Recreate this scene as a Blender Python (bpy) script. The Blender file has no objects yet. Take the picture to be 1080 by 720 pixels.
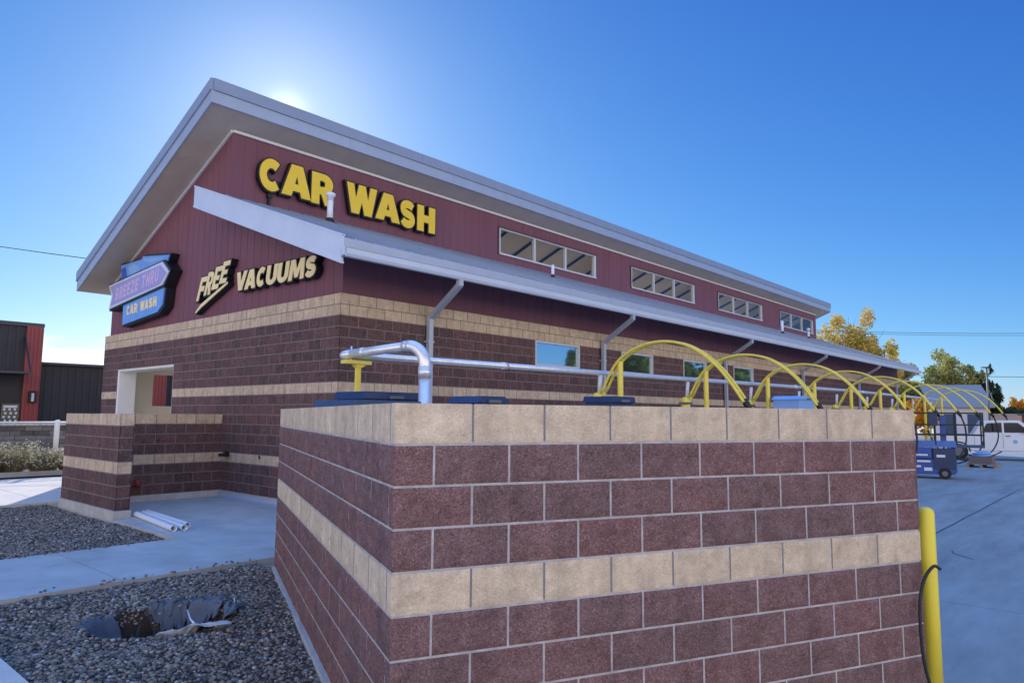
import bpy, bmesh, math, random
from math import sin, cos, pi, radians, sqrt
from mathutils import Vector, Matrix, noise
random.seed(7)
scene = bpy.context.scene
COL = scene.collection
H = 1.84                                   # eye height

# ---------------------------------------------------------------- frames
TB, TA = .7292, 1.1609
FR = {'W': (Vector((0, 0, 0)), 0.0),
      'B': (Vector((-3.1363, 12.828, 0)), pi/2-TB),     # car wash building: x along its long side, y across it
      'A': (Vector((-.5675, 3.4834, 0)), pi/2-TA)}      # block wall in front

def to_world(fr, v):
    o, a = FR[fr]
    return o + Matrix.Rotation(a, 3, 'Z') @ Vector(v)

# ---------------------------------------------------------------- materials
MATS = {}
def mat(name, col, rough=.7, metal=0., var=.0, vscale=3., bump=0., bscale=60., island=0., spec=.5, dirt=0., dcol=(.1, .09, .08), dscale=.6, detail=6, stretch=None, emit=0):
    if name in MATS: return MATS[name]
    m = bpy.data.materials.new(name); m.use_nodes = True
    nt = m.node_tree; N = nt.nodes; L = nt.links
    b = N['Principled BSDF']
    b.inputs['Roughness'].default_value = rough
    b.inputs['Metallic'].default_value = metal
    b.inputs['Specular IOR Level'].default_value = spec
    rgb = N.new('ShaderNodeRGB'); rgb.outputs[0].default_value = (*col, 1)
    cur = rgb.outputs[0]
    tc = N.new('ShaderNodeTexCoord'); co = tc.outputs['Object']
    if stretch:
        mp = N.new('ShaderNodeMapping'); mp.inputs['Scale'].default_value = stretch
        L.new(co, mp.inputs[0]); co = mp.outputs[0]
    def scale_by(cur, fac_out, lo, hi):
        mr = N.new('ShaderNodeMapRange'); mr.inputs[3].default_value = lo; mr.inputs[4].default_value = hi
        L.new(fac_out, mr.inputs[0])
        hs = N.new('ShaderNodeHueSaturation'); L.new(cur, hs.inputs['Color']); L.new(mr.outputs[0], hs.inputs['Value'])
        return hs.outputs[0]
    if island > 0:
        g = N.new('ShaderNodeNewGeometry')
        cur = scale_by(cur, g.outputs['Random Per Island'], 1-island, 1+island)
    if var > 0:
        nz = N.new('ShaderNodeTexNoise'); nz.inputs['Scale'].default_value = vscale; nz.inputs['Detail'].default_value = detail
        nz.inputs['Roughness'].default_value = .65
        L.new(co, nz.inputs['Vector'])
        cr = N.new('ShaderNodeMapRange'); cr.inputs[1].default_value = .3; cr.inputs[2].default_value = .7
        L.new(nz.outputs[0], cr.inputs[0])
        cur = scale_by(cur, cr.outputs[0], 1-var, 1+var)
    if dirt > 0:
        nz = N.new('ShaderNodeTexNoise'); nz.inputs['Scale'].default_value = dscale; nz.inputs['Detail'].default_value = 8
        nz.inputs['Roughness'].default_value = .7
        L.new(co, nz.inputs['Vector'])
        cr = N.new('ShaderNodeMapRange'); cr.inputs[1].default_value = .5; cr.inputs[2].default_value = .75; cr.inputs[4].default_value = dirt
        L.new(nz.outputs[0], cr.inputs[0])
        mx = N.new('ShaderNodeMix'); mx.data_type = 'RGBA'
        L.new(cr.outputs[0], mx.inputs['Factor']); L.new(cur, mx.inputs['A']); mx.inputs['B'].default_value = (*dcol, 1)
        cur = mx.outputs['Result']
    L.new(cur, b.inputs['Base Color'])
    if bump > 0:
        nz = N.new('ShaderNodeTexNoise'); nz.inputs['Scale'].default_value = bscale; nz.inputs['Detail'].default_value = 4
        L.new(co, nz.inputs['Vector'])
        bp = N.new('ShaderNodeBump'); bp.inputs['Strength'].default_value = bump; bp.inputs['Distance'].default_value = .01
        L.new(nz.outputs[0], bp.inputs['Height']); L.new(bp.outputs[0], b.inputs['Normal'])
    if emit:
        L.new(cur, b.inputs['Emission Color']); b.inputs['Emission Strength'].default_value = emit
    MATS[name] = m
    return m

def speckle_mat(name, base, light, dark, scale, island, hv=.0):
    """split-face concrete block: aggregate grains of two other tones in the base colour"""
    m = bpy.data.materials.new(name); m.use_nodes = True
    nt = m.node_tree; N = nt.nodes; L = nt.links; b = N['Principled BSDF']
    b.inputs['Roughness'].default_value = .93; b.inputs['Specular IOR Level'].default_value = .25
    tc = N.new('ShaderNodeTexCoord')
    g = N.new('ShaderNodeNewGeometry')
    v = N.new('ShaderNodeTexVoronoi'); v.inputs['Scale'].default_value = scale
    L.new(tc.outputs['Object'], v.inputs['Vector'])
    sep = N.new('ShaderNodeSeparateColor'); L.new(v.outputs['Color'], sep.inputs[0])
    cr = N.new('ShaderNodeValToRGB'); cr.color_ramp.interpolation = 'LINEAR'
    e = cr.color_ramp.elements; e[0].position = 0; e[0].color = (*dark, 1); e[1].position = 1; e[1].color = (*light, 1)
    n = e.new(.35); n.color = (*base, 1); n = e.new(.75); n.color = (*base, 1)
    L.new(sep.outputs[0], cr.inputs[0])
    pn = N.new('ShaderNodeTexNoise'); pn.inputs['Scale'].default_value = 4; pn.inputs['Detail'].default_value = 6; L.new(tc.outputs['Object'], pn.inputs['Vector'])
    pa = N.new('ShaderNodeMath'); pa.operation = 'ADD'; L.new(pn.outputs[0], pa.inputs[0]); L.new(g.outputs['Random Per Island'], pa.inputs[1])
    pr = N.new('ShaderNodeMapRange'); pr.inputs[1].default_value = .6; pr.inputs[2].default_value = 1.5; pr.inputs[3].default_value = 1-hv; pr.inputs[4].default_value = 1+hv; L.new(pa.outputs[0], pr.inputs[0])
    h0 = N.new('ShaderNodeHueSaturation'); L.new(cr.outputs[0], h0.inputs['Color']); L.new(pr.outputs[0], h0.inputs['Saturation'])
    nz = N.new('ShaderNodeTexNoise'); nz.inputs['Scale'].default_value = 7; nz.inputs['Detail'].default_value = 9; nz.inputs['Roughness'].default_value = .75
    L.new(tc.outputs['Object'], nz.inputs['Vector'])
    mr = N.new('ShaderNodeMapRange'); mr.inputs[1].default_value = .3; mr.inputs[2].default_value = .7; mr.inputs[3].default_value = .75; mr.inputs[4].default_value = 1.25
    L.new(nz.outputs[0], mr.inputs[0])
    mi = N.new('ShaderNodeMapRange'); mi.inputs[3].default_value = 1-island; mi.inputs[4].default_value = 1+island
    L.new(g.outputs['Random Per Island'], mi.inputs[0])
    mu = N.new('ShaderNodeMath'); mu.operation = 'MULTIPLY'; L.new(mr.outputs[0], mu.inputs[0]); L.new(mi.outputs[0], mu.inputs[1])
    pt = N.new('ShaderNodeTexNoise'); pt.inputs['Scale'].default_value = 13; pt.inputs['Detail'].default_value = 5; pt.inputs['Distortion'].default_value = .6
    L.new(tc.outputs['Object'], pt.inputs['Vector'])
    pm_ = N.new('ShaderNodeMapRange'); pm_.inputs[1].default_value = .58; pm_.inputs[2].default_value = .70; pm_.inputs[3].default_value = 1; pm_.inputs[4].default_value = 1-2.3*max(island, .05); L.new(pt.outputs[0], pm_.inputs[0])
    ma = N.new('ShaderNodeMapping'); ma.inputs['Scale'].default_value = (5, 5, .7); L.new(tc.outputs['Object'], ma.inputs[0])
    st = N.new('ShaderNodeTexNoise'); st.inputs['Scale'].default_value = 1.4; st.inputs['Detail'].default_value = 7; L.new(ma.outputs[0], st.inputs['Vector'])
    sm_ = N.new('ShaderNodeMapRange'); sm_.inputs[1].default_value = .45; sm_.inputs[2].default_value = .72; sm_.inputs[3].default_value = 1.03; sm_.inputs[4].default_value = .82; L.new(st.outputs[0], sm_.inputs[0])
    m3 = N.new('ShaderNodeMath'); m3.operation = 'MULTIPLY'; L.new(pm_.outputs[0], m3.inputs[0]); L.new(sm_.outputs[0], m3.inputs[1])
    m4 = N.new('ShaderNodeMath'); m4.operation = 'MULTIPLY'; L.new(m3.outputs[0], m4.inputs[0]); L.new(mu.outputs[0], m4.inputs[1])
    hs = N.new('ShaderNodeHueSaturation'); L.new(h0.outputs[0], hs.inputs['Color']); L.new(m4.outputs[0], hs.inputs['Value'])
    L.new(hs.outputs[0], b.inputs['Base Color'])
    n2 = N.new('ShaderNodeTexNoise'); n2.inputs['Scale'].default_value = scale*.6; n2.inputs['Detail'].default_value = 6
    L.new(tc.outputs['Object'], n2.inputs['Vector'])
    bp = N.new('ShaderNodeBump'); bp.inputs['Strength'].default_value = .8; bp.inputs['Distance'].default_value = .008
    L.new(n2.outputs[0], bp.inputs['Height']); L.new(bp.outputs[0], b.inputs['Normal'])
    MATS[name] = m; return m

def siding_mat(name, col):
    """painted metal wall panels: seams every 0.3 m, fading and faint streaks"""
    m = bpy.data.materials.new(name); m.use_nodes = True
    nt = m.node_tree; N = nt.nodes; L = nt.links; b = N['Principled BSDF']
    b.inputs['Roughness'].default_value = .6; b.inputs['Specular IOR Level'].default_value = .25
    tc = N.new('ShaderNodeTexCoord')
    mp = N.new('ShaderNodeMapping'); mp.inputs['Scale'].default_value = (2.2, 2.2, .25)
    L.new(tc.outputs['Object'], mp.inputs[0])
    nz = N.new('ShaderNodeTexNoise'); nz.inputs['Scale'].default_value = 1.6; nz.inputs['Detail'].default_value = 6
    L.new(mp.outputs[0], nz.inputs['Vector'])
    mr = N.new('ShaderNodeMapRange'); mr.inputs[1].default_value = .3; mr.inputs[2].default_value = .7; mr.inputs[3].default_value = .93; mr.inputs[4].default_value = 1.07
    L.new(nz.outputs[0], mr.inputs[0])
    hs = N.new('ShaderNodeHueSaturation'); hs.inputs['Color'].default_value = (*col, 1); L.new(mr.outputs[0], hs.inputs['Value'])
    L.new(hs.outputs[0], b.inputs['Base Color'])
    MATS[name] = m; return m

def leaf_mat(name, c1, c2, c3=None):
    m = bpy.data.materials.new(name); m.use_nodes = True
    nt = m.node_tree; N = nt.nodes; L = nt.links; b = N['Principled BSDF']
    b.inputs['Roughness'].default_value = .7; b.inputs['Specular IOR Level'].default_value = .2
    g = N.new('ShaderNodeNewGeometry'); cr = N.new('ShaderNodeValToRGB')
    e = cr.color_ramp.elements; e[0].color = (*c1, 1); e[1].color = (*c2, 1)
    if c3: n = e.new(.5); n.color = (*c3, 1)
    tc = N.new('ShaderNodeTexCoord'); nz = N.new('ShaderNodeTexNoise'); nz.inputs['Scale'].default_value = .9
    L.new(tc.outputs['Object'], nz.inputs['Vector'])
    mx = N.new('ShaderNodeMix'); mx.inputs['Factor'].default_value = .5
    L.new(g.outputs['Random Per Island'], mx.inputs['A']); 
    mr = N.new('ShaderNodeMapRange'); mr.inputs[1].default_value = .35; mr.inputs[2].default_value = .65; L.new(nz.outputs[0], mr.inputs[0])
    L.new(mr.outputs[0], mx.inputs['B']); L.new(mx.outputs['Result'], cr.inputs[0])
    L.new(cr.outputs[0], b.inputs['Base Color'])
    tr = N.new('ShaderNodeBsdfTranslucent'); L.new(cr.outputs[0], tr.inputs['Color'])
    ms = N.new('ShaderNodeMixShader'); ms.inputs[0].default_value = .4
    L.new(b.outputs[0], ms.inputs[1]); L.new(tr.outputs[0], ms.inputs[2]); L.new(ms.outputs[0], N['Material Output'].inputs[0])
    MATS[name] = m; return m

def glass_mat(name, tint, mirror):
    m = bpy.data.materials.new(name); m.use_nodes = True
    nt = m.node_tree; N = nt.nodes; L = nt.links
    N.remove(N['Principled BSDF'])
    t = N.new('ShaderNodeBsdfTransparent'); t.inputs[0].default_value = (*tint, 1)
    g = N.new('ShaderNodeBsdfGlossy'); g.inputs['Roughness'].default_value = .015; g.inputs['Color'].default_value = (.92, .95, 1, 1)
    f = N.new('ShaderNodeFresnel'); f.inputs[0].default_value = 1.5
    a = N.new('ShaderNodeMath'); a.operation = 'ADD'; a.inputs[1].default_value = mirror; a.use_clamp = True
    L.new(f.outputs[0], a.inputs[0])
    ms = N.new('ShaderNodeMixShader'); L.new(a.outputs[0], ms.inputs[0]); L.new(t.outputs[0], ms.inputs[1]); L.new(g.outputs[0], ms.inputs[2])
    L.new(ms.outputs[0], N['Material Output'].inputs[0])
    MATS[name] = m; return m

M_RED = speckle_mat('red_split_block', (.225, .122, .112), (.33, .22, .205), (.13, .062, .058), 170, .09, .08)
M_TAN = speckle_mat('tan_split_block', (.74, .565, .385), (.81, .655, .475), (.63, .475, .315), 170, .06)
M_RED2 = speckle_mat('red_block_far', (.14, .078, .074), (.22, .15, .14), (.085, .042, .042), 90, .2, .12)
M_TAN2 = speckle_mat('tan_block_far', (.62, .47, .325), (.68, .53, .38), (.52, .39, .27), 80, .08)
M_MORTAR = mat('mortar', (.50, .455, .43), .95, var=.28, vscale=9, bump=.4, bscale=150)
M_MORT_T = mat('mortar_tan', (.24, .22, .22), .95, var=.12, vscale=20)
M_FOUND = mat('foundation_concrete', (.50, .48, .45), .9, var=.15, vscale=5, bump=.3, bscale=80)
M_SIDE = siding_mat('maroon_siding', (.21, .088, .115))
M_SOFF = mat('soffit', (.50, .42, .35), .65, var=.08, vscale=2)
M_FASC = mat('fascia', (.46, .50, .57), .42, metal=.15, var=.06, vscale=2, stretch=(1, 1, .3))
M_UPF = mat('upper_fascia', (.27, .33, .44), .45, metal=.1, var=.06, vscale=2)
M_UPF2 = mat('upper_fascia_light', (.36, .43, .55), .42, metal=.1, var=.06, vscale=2)
M_FASC2 = mat('fascia_light', (.62, .68, .78), .4, metal=.1, var=.05, vscale=2)
M_ROOF = mat('roof_metal', (.36, .41, .48), .38, metal=.35, var=.08, vscale=1.5)
M_TRIM = mat('trim', (.72, .70, .70), .5)
M_FRAME = mat('window_frame', (.62, .63, .65), .45, metal=.2)
M_WHITE = mat('white_paint', (.80, .80, .80), .55, var=.04, vscale=2)
M_CREAM = mat('cream_paint', (.74, .70, .62), .6, var=.05, vscale=2)
M_GALV = mat('galvanised', (.80, .80, .80), .33, metal=.5, var=.12, vscale=9, bump=.05, bscale=40)
M_PIPEW = mat('white_plastic', (.82, .83, .85), .3, var=.04)
M_YEL = mat('yellow_paint', (.90, .70, .09), .42, var=.10, vscale=6, dirt=.25, dcol=(.42, .33, .08), dscale=5)
M_YELB = mat('yellow_bollard', (.95, .75, .06), .4, var=.05, vscale=4, dirt=.2, dcol=(.45, .3, .06), dscale=4)
M_SIGNY = mat('sign_yellow', (.92, .62, .03), .4, var=.04, vscale=4)
M_SIGNC = mat('sign_cream', (.95, .76, .38), .5, var=.04, vscale=4)
M_BLACK = mat('black_sign', (.008, .009, .014), .5)
M_RUB = mat('black_rubber', (.018, .018, .02), .55)
M_DBLUE = mat('dark_blue', (.018, .038, .11), .45, var=.12, vscale=4)
M_MBLUE = mat('mid_blue', (.04, .075, .15), .5, var=.12, vscale=3)
M_LBLUE = mat('light_blue', (.25, .45, .78), .45, var=.08, vscale=2)
M_CONC = mat('concrete', (.48, .465, .44), .88, var=.16, vscale=1.3, bump=.25, bscale=70, dirt=.6, dcol=(.27, .255, .24), dscale=1.1)
M_LOT = mat('lot_concrete', (.32, .315, .30), .85, var=.22, vscale=1.4, bump=.25, bscale=60, dirt=.75, dcol=(.17, .165, .16), dscale=.8, stretch=(.35, 1.6, 1))
M_SOIL = mat('soil', (.045, .028, .02), .95, var=.4, vscale=8, bump=1, bscale=30)
M_GBASE = mat('gravel_base', (.07, .065, .06), .95, var=.5, vscale=45, bump=1, bscale=50)
M_FABRIC = mat('landscape_fabric', (.12, .14, .17), .95, spec=.1, var=.2, vscale=6, bump=.4, bscale=20)
M_DARKB = mat('dark_cladding', (.035, .031, .036), .6, var=.12, vscale=1)
M_REDP = mat('red_cladding', (.33, .065, .06), .6, var=.1, vscale=1)
M_STONE = mat('grey_stone', (.17, .16, .155), .9, island=.45, var=.2, vscale=4, bump=.6, bscale=20)
M_BARK = mat('bark', (.12, .09, .07), .9, var=.3, vscale=6)
M_GRND = mat('dry_ground', (.30, .26, .21), .95, var=.2, vscale=.2)
M_MULCH = mat('mulch', (.10, .055, .04), .95, var=.4, vscale=12, bump=.8, bscale=30)
M_GLASSD = mat('dark_glass', (.01, .012, .015), .05, spec=.8)
M_TYRE = mat('tyre', (.02, .02, .02), .8)
M_STEEL = mat('grey_steel', (.16, .17, .19), .5, metal=.4)
M_WOOD = mat('weathered_wood', (.30, .24, .18), .85, var=.2, vscale=8)

def grain_stones():
    m = bpy.data.materials.new('river_stone'); m.use_nodes = True
    nt = m.node_tree; N = nt.nodes; L = nt.links; b = N['Principled BSDF']
    b.inputs['Roughness'].default_value = .75
    g = N.new('ShaderNodeNewGeometry'); cr = N.new('ShaderNodeValToRGB')
    e = cr.color_ramp.elements; e[0].color = (.04, .038, .04, 1); e[1].position = 1; e[1].color = (.52, .48, .44, 1)
    for p, c in ((.25, (.11, .098, .088)), (.5, (.20, .168, .14)), (.75, (.30, .23, .17)), (.92, (.30, .27, .24))):
        n = e.new(p); n.color = (*c, 1)
    L.new(g.outputs['Random Per Island'], cr.inputs[0])
    L.new(cr.outputs[0], b.inputs['Base Color']); return m
M_STONES = grain_stones()

# ---------------------------------------------------------------- mesh builder
class MB:
    def __init__(s): s.v = []; s.f = []; s.sm = []
    def poly(s, pts, sm=False):
        i = len(s.v); s.v += [tuple(p) for p in pts]; s.f.append(list(range(i, i+len(pts)))); s.sm.append(sm); return s
    def box(s, x0, x1, y0, y1, z0, z1):
        i = len(s.v)
        s.v += [(x, y, z) for z in (z0, z1) for x, y in ((x0, y0), (x1, y0), (x1, y1), (x0, y1))]
        for q in ((0, 3, 2, 1), (4, 5, 6, 7), (0, 1, 5, 4), (1, 2, 6, 5), (2, 3, 7, 6), (3, 0, 4, 7)):
            s.f.append([i+k for k in q]); s.sm.append(False)
        return s
    def prism(s, pts, axis, a0, a1):
        """polygon pts (2D) extruded along axis ('x': pts=(y,z); 'y': pts=(x,z); 'z': pts=(x,y))"""
        def P(p, a): return {'x': (a, p[0], p[1]), 'y': (p[0], a, p[1]), 'z': (p[0], p[1], a)}[axis]
        i = len(s.v); n = len(pts)
        s.v += [P(p, a0) for p in pts]+[P(p, a1) for p in pts]
        s.f.append([i+k for k in range(n)][::-1]); s.f.append([i+n+k for k in range(n)]); s.sm += [False, False]
        for k in range(n):
            k2 = (k+1) % n
            s.f.append([i+k, i+k2, i+n+k2, i+n+k]); s.sm.append(False)
        return s
    def tube(s, pts, r, seg=10, cap=True):
        pts = [Vector(p) for p in pts]; n = len(pts)
        rs = r if isinstance(r, (list, tuple)) else [r]*n
        i0 = len(s.v); up = Vector((0, 0, 1)); pu = None
        for k, p in enumerate(pts):
            d = (pts[min(k+1, n-1)]-pts[max(k-1, 0)]).normalized()
            if pu is None:
                a = up if abs(d.z) < .9 else Vector((1, 0, 0)); u = d.cross(a).normalized()
            else:
                u = (pu-d*pu.dot(d)).normalized()
            pu = u; w = d.cross(u)
            for j in range(seg):
                q = 2*pi*j/seg; s.v.append(tuple(p+(u*cos(q)+w*sin(q))*rs[k]))
        for k in range(n-1):
            for j in range(seg):
                j2 = (j+1) % seg
                s.f.append([i0+k*seg+j, i0+k*seg+j2, i0+(k+1)*seg+j2, i0+(k+1)*seg+j]); s.sm.append(True)
        if cap:
            s.f.append([i0+j for j in range(seg)][::-1]); s.f.append([i0+(n-1)*seg+j for j in range(seg)]); s.sm += [False, False]
        return s
    def cyl(s, c, r, z0, z1, seg=20, dome=False):
        x, y = c
        if dome:
            pts = [(x, y, z0), (x, y, z1-r*.6)]; rr = [r, r]
            for a in (25, 50, 70, 85): pts.append((x, y, z1-r*.6+r*.6*sin(radians(a)))); rr.append(r*cos(radians(a)))
            return s.tube(pts, rr, seg)
        return s.tube([(x, y, z0), (x, y, z1)], r, seg)
    def bar(s, a, b, w, h=None):
        """square section bar"""
        a = Vector(a); b = Vector(b); h = h or w
        d = (b-a).normalized(); up = Vector((0, 0, 1)) if abs(d.z) < .95 else Vector((0, 1, 0))
        u = d.cross(up).normalized()*w/2; v = u.cross(d).normalized()*h/2
        i = len(s.v)
        s.v += [tuple(p+q) for p in (a, b) for q in (-u-v, u-v, u+v, -u+v)]
        for q in ((0, 3, 2, 1), (4, 5, 6, 7), (0, 1, 5, 4), (1, 2, 6, 5), (2, 3, 7, 6), (3, 0, 4, 7)):
            s.f.append([i+k for k in q]); s.sm.append(False)
        return s
    def grid(s, nx, ny, fn, sm=True):
        i = len(s.v)
        for a in range(ny+1):
            for b in range(nx+1): s.v.append(tuple(fn(b/nx, a/ny)))
        for a in range(ny):
            for b in range(nx):
                k = i+a*(nx+1)+b; s.f.append([k, k+1, k+nx+2, k+nx+1]); s.sm.append(sm)
        return s
    def add(s, o):
        i = len(s.v); s.v += o.v; s.f += [[i+k for k in q] for q in o.f]; s.sm += o.sm; return s
    def build(s, name, m, parent=None, frame=None, label=None, fixn=False, bevel=0):
        me = bpy.data.meshes.new(name)
        if parent is not None:
            root = parent
            while root.parent: root = root.parent
            o = ORG[root.name]
        else: o = Vector((0, 0, 0))
        me.from_pydata([(x-o.x, y-o.y, z-o.z) for x, y, z in s.v], [], s.f)
        me.polygons.foreach_set('use_smooth', s.sm)
        me.materials.append(m); me.update()
        if fixn:
            bm = bmesh.new(); bm.from_mesh(me); bmesh.ops.remove_doubles(bm, verts=bm.verts, dist=.0005); bmesh.ops.recalc_face_normals(bm, faces=bm.faces); bm.to_mesh(me); bm.free()
        ob = bpy.data.objects.new(name, me); COL.objects.link(ob)
        if parent is not None: ob.parent = parent
        elif frame:
            ob.location = FR[frame][0]; ob.rotation_euler = (0, 0, FR[frame][1])
        if label: ob['label'] = label
        if bevel:
            bv = ob.modifiers.new('edge', 'BEVEL'); bv.width = bevel; bv.segments = 2; bv.limit_method = 'ANGLE'
        return ob

ORG = {}
def thing(name, label, cat, frame='W', org=(0, 0, 0), group=None, rot=None):
    o = bpy.data.objects.new(name, None); COL.objects.link(o); o.empty_display_size = .3
    o.location = to_world(frame, org); o.rotation_euler = (0, 0, FR[frame][1])
    o['label'] = label; o['category'] = cat
    if group: o['group'] = group
    ORG[o.name] = Vector(org)
    return o
def tagm(o, label, cat, group=None):
    o['label'] = label; o['category'] = cat
    if group: o['group'] = group
    return o
def struct(o, kind='structure'):
    o['kind'] = kind; return o
def copy_tree(o, parent=None):
    c = o.copy(); COL.objects.link(c); c.parent = parent
    for ch in list(o.children): copy_tree(ch, c)
    return c
def spline(pts, n=8):
    pts = [Vector(p) for p in pts]; P = [pts[0]*2-pts[1]]+pts+[pts[-1]*2-pts[-2]]; out = []
    for i in range(1, len(P)-2):
        a, b, c, d = P[i-1], P[i], P[i+1], P[i+2]
        for k in range(n):
            t = k/n
            out.append(.5*((2*b)+(c-a)*t+(2*a-5*b+4*c-d)*t*t+(3*b-a-3*c+d)*t**3))
    out.append(P[-2]); return out

# ---------------------------------------------------------------- camera, sun, sky
cam = bpy.data.cameras.new('camera'); co = bpy.data.objects.new('camera', cam); COL.objects.link(co)
p_, r_ = .1041, .0073
fw = Vector((0, cos(p_), sin(p_))); u0 = Vector((0, -sin(p_), cos(p_))); r0 = Vector((1, 0, 0))
rt = cos(r_)*r0+sin(r_)*u0; up = -sin(r_)*r0+cos(r_)*u0
co.matrix_world = Matrix(((rt.x, up.x, -fw.x, 0), (rt.y, up.y, -fw.y, 0), (rt.z, up.z, -fw.z, H), (0, 0, 0, 1)))
cam.sensor_width = 36; cam.lens = 748.63/1080*36; cam.clip_start = .05; cam.clip_end = 6000
scene.camera = co
SUN_EL, SUN_AZ = 22.7, -18.4          # azimuth from +Y towards +X
sd = Vector((sin(radians(SUN_AZ))*cos(radians(SUN_EL)), cos(radians(SUN_AZ))*cos(radians(SUN_EL)), sin(radians(SUN_EL))))
sl = bpy.data.lights.new('sun', 'SUN'); sl.energy = 5.0; sl.angle = radians(.53); sl.color = (1, .93, .82)
so = bpy.data.objects.new('sun', sl); COL.objects.link(so); so.rotation_euler = (-sd).to_track_quat('-Z', 'Y').to_euler()
w = bpy.data.worlds.new('World'); scene.world = w; w.use_nodes = True
N = w.node_tree.nodes; L = w.node_tree.links; bg = N['Background']
sky = N.new('ShaderNodeTexSky'); sky.sky_type = 'NISHITA'; sky.sun_disc = False
sky.sun_elevation = radians(SUN_EL); sky.sun_rotation = radians(SUN_AZ); sky.altitude = 1500; sky.air_density = 1.0; sky.dust_density = .7; sky.ozone_density = 3.
# low white cloud bank near the horizon on the left, thin elsewhere
tc = N.new('ShaderNodeTexCoord'); sx = N.new('ShaderNodeSeparateXYZ'); L.new(tc.outputs['Generated'], sx.inputs[0])
mp = N.new('ShaderNodeMapping'); mp.inputs['Scale'].default_value = (5, 5, 16); L.new(tc.outputs['Generated'], mp.inputs[0])
nz = N.new('ShaderNodeTexNoise'); nz.inputs['Scale'].default_value = 1.5; nz.inputs['Detail'].default_value = 8; nz.inputs['Roughness'].default_value = .5
L.new(mp.outputs[0], nz.inputs[0])
def mth(op, a, b=None, clamp=False):
    n = N.new('ShaderNodeMath'); n.operation = op; n.use_clamp = clamp
    for i, q in enumerate((a, b)):
        if q is None: continue
        if isinstance(q, (int, float)): n.inputs[i].default_value = q
        else: L.new(q, n.inputs[i])
    return n.outputs[0]
def mrange(v, a, b, c, d):
    n = N.new('ShaderNodeMapRange'); L.new(v, n.inputs[0])
    for i, q in enumerate((a, b, c, d)): n.inputs[i+1].default_value = q
    n.interpolation_type = 'SMOOTHSTEP'; return n.outputs[0]
az = mth('ARCTAN2', sx.outputs[0], sx.outputs[1])
# cloud top height varies with azimuth: bank centred near -31 degrees
dz = mth('ABSOLUTE', mth('SUBTRACT', az, -.575)); wid = mrange(dz, .03, .34, 1, 0)
top = mth('ADD', mth('MULTIPLY', wid, .085), mth('MULTIPLY', mth('SUBTRACT', nz.outputs[0], .5), .08))
cl = mrange(mth('SUBTRACT', top, sx.outputs[2]), -.006, .012, 0, 1)
cl = mth('MULTIPLY', cl, mrange(sx.outputs[2], -.01, .015, 0, 1))
cl = mth('MULTIPLY', cl, mrange(wid, 0, .3, 0, 1))
mx = N.new('ShaderNodeMix'); mx.data_type = 'RGBA'; L.new(mth('MULTIPLY', cl, .95), mx.inputs['Factor'])
# deep dry autumn air: stronger falloff of red away from the sun than the stock sky gives
sp = N.new('ShaderNodeSeparateColor'); L.new(sky.outputs[0], sp.inputs[0]); cmb = N.new('ShaderNodeCombineColor')
for i_, (gm, ml) in enumerate(((1.42, .55), (1.06, .66), (.608, .90))):
    L.new(mth('MULTIPLY', mth('POWER', mth('MULTIPLY', sp.outputs[i_], .15), gm), ml/.15), cmb.inputs[i_])
# unseen white cloud bank behind the camera, added to light the shaded walls
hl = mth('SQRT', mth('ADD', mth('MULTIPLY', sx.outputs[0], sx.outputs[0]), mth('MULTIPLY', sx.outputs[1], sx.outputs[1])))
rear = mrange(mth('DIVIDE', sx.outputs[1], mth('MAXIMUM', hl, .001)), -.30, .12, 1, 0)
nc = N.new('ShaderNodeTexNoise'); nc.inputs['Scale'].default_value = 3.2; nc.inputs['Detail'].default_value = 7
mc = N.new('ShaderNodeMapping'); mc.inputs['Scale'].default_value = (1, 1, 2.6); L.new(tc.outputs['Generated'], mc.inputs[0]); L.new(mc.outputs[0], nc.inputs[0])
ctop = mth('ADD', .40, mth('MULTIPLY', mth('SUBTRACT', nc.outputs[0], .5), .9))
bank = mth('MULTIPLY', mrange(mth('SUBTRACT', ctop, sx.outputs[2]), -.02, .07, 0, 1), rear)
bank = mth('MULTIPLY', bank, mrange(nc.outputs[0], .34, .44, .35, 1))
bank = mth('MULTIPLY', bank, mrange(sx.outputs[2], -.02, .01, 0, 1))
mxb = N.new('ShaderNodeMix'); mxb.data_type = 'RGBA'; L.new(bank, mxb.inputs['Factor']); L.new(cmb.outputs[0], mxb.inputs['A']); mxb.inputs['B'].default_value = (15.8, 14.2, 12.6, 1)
mxz = N.new('ShaderNodeMix'); mxz.data_type = 'RGBA'; L.new(mrange(sx.outputs[2], .55, .88, 0, 1), mxz.inputs['Factor']); mxz.inputs['B'].default_value = (1.95, 4.9, 12.2, 1)  # zenith brightened above the frame to add blue skylight on the paving
# scattered light right around the sun
dp = N.new('ShaderNodeVectorMath'); dp.operation = 'DOT_PRODUCT'; L.new(tc.outputs['Generated'], dp.inputs[0]); dp.inputs[1].default_value = tuple(sd)
dm = mth('MAXIMUM', dp.outputs['Value'], 0.0)
glow = mth('ADD', mth('MULTIPLY', mth('POWER', dm, 4200), 3.6), mth('MULTIPLY', mth('POWER', dm, 200), 1.1))
ga = N.new('ShaderNodeVectorMath'); ga.operation = 'ADD'; gc = N.new('ShaderNodeCombineXYZ')
for i_ in range(3): L.new(glow, gc.inputs[i_])
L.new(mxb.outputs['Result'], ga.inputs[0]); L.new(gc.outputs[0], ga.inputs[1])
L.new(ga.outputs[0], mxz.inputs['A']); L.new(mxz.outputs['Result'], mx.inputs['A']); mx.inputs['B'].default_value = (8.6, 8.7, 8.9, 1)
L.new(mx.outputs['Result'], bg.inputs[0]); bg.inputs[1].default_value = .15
scene.view_settings.view_transform = 'Standard'; scene.view_settings.look = 'None'; scene.view_settings.gamma = 1
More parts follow.
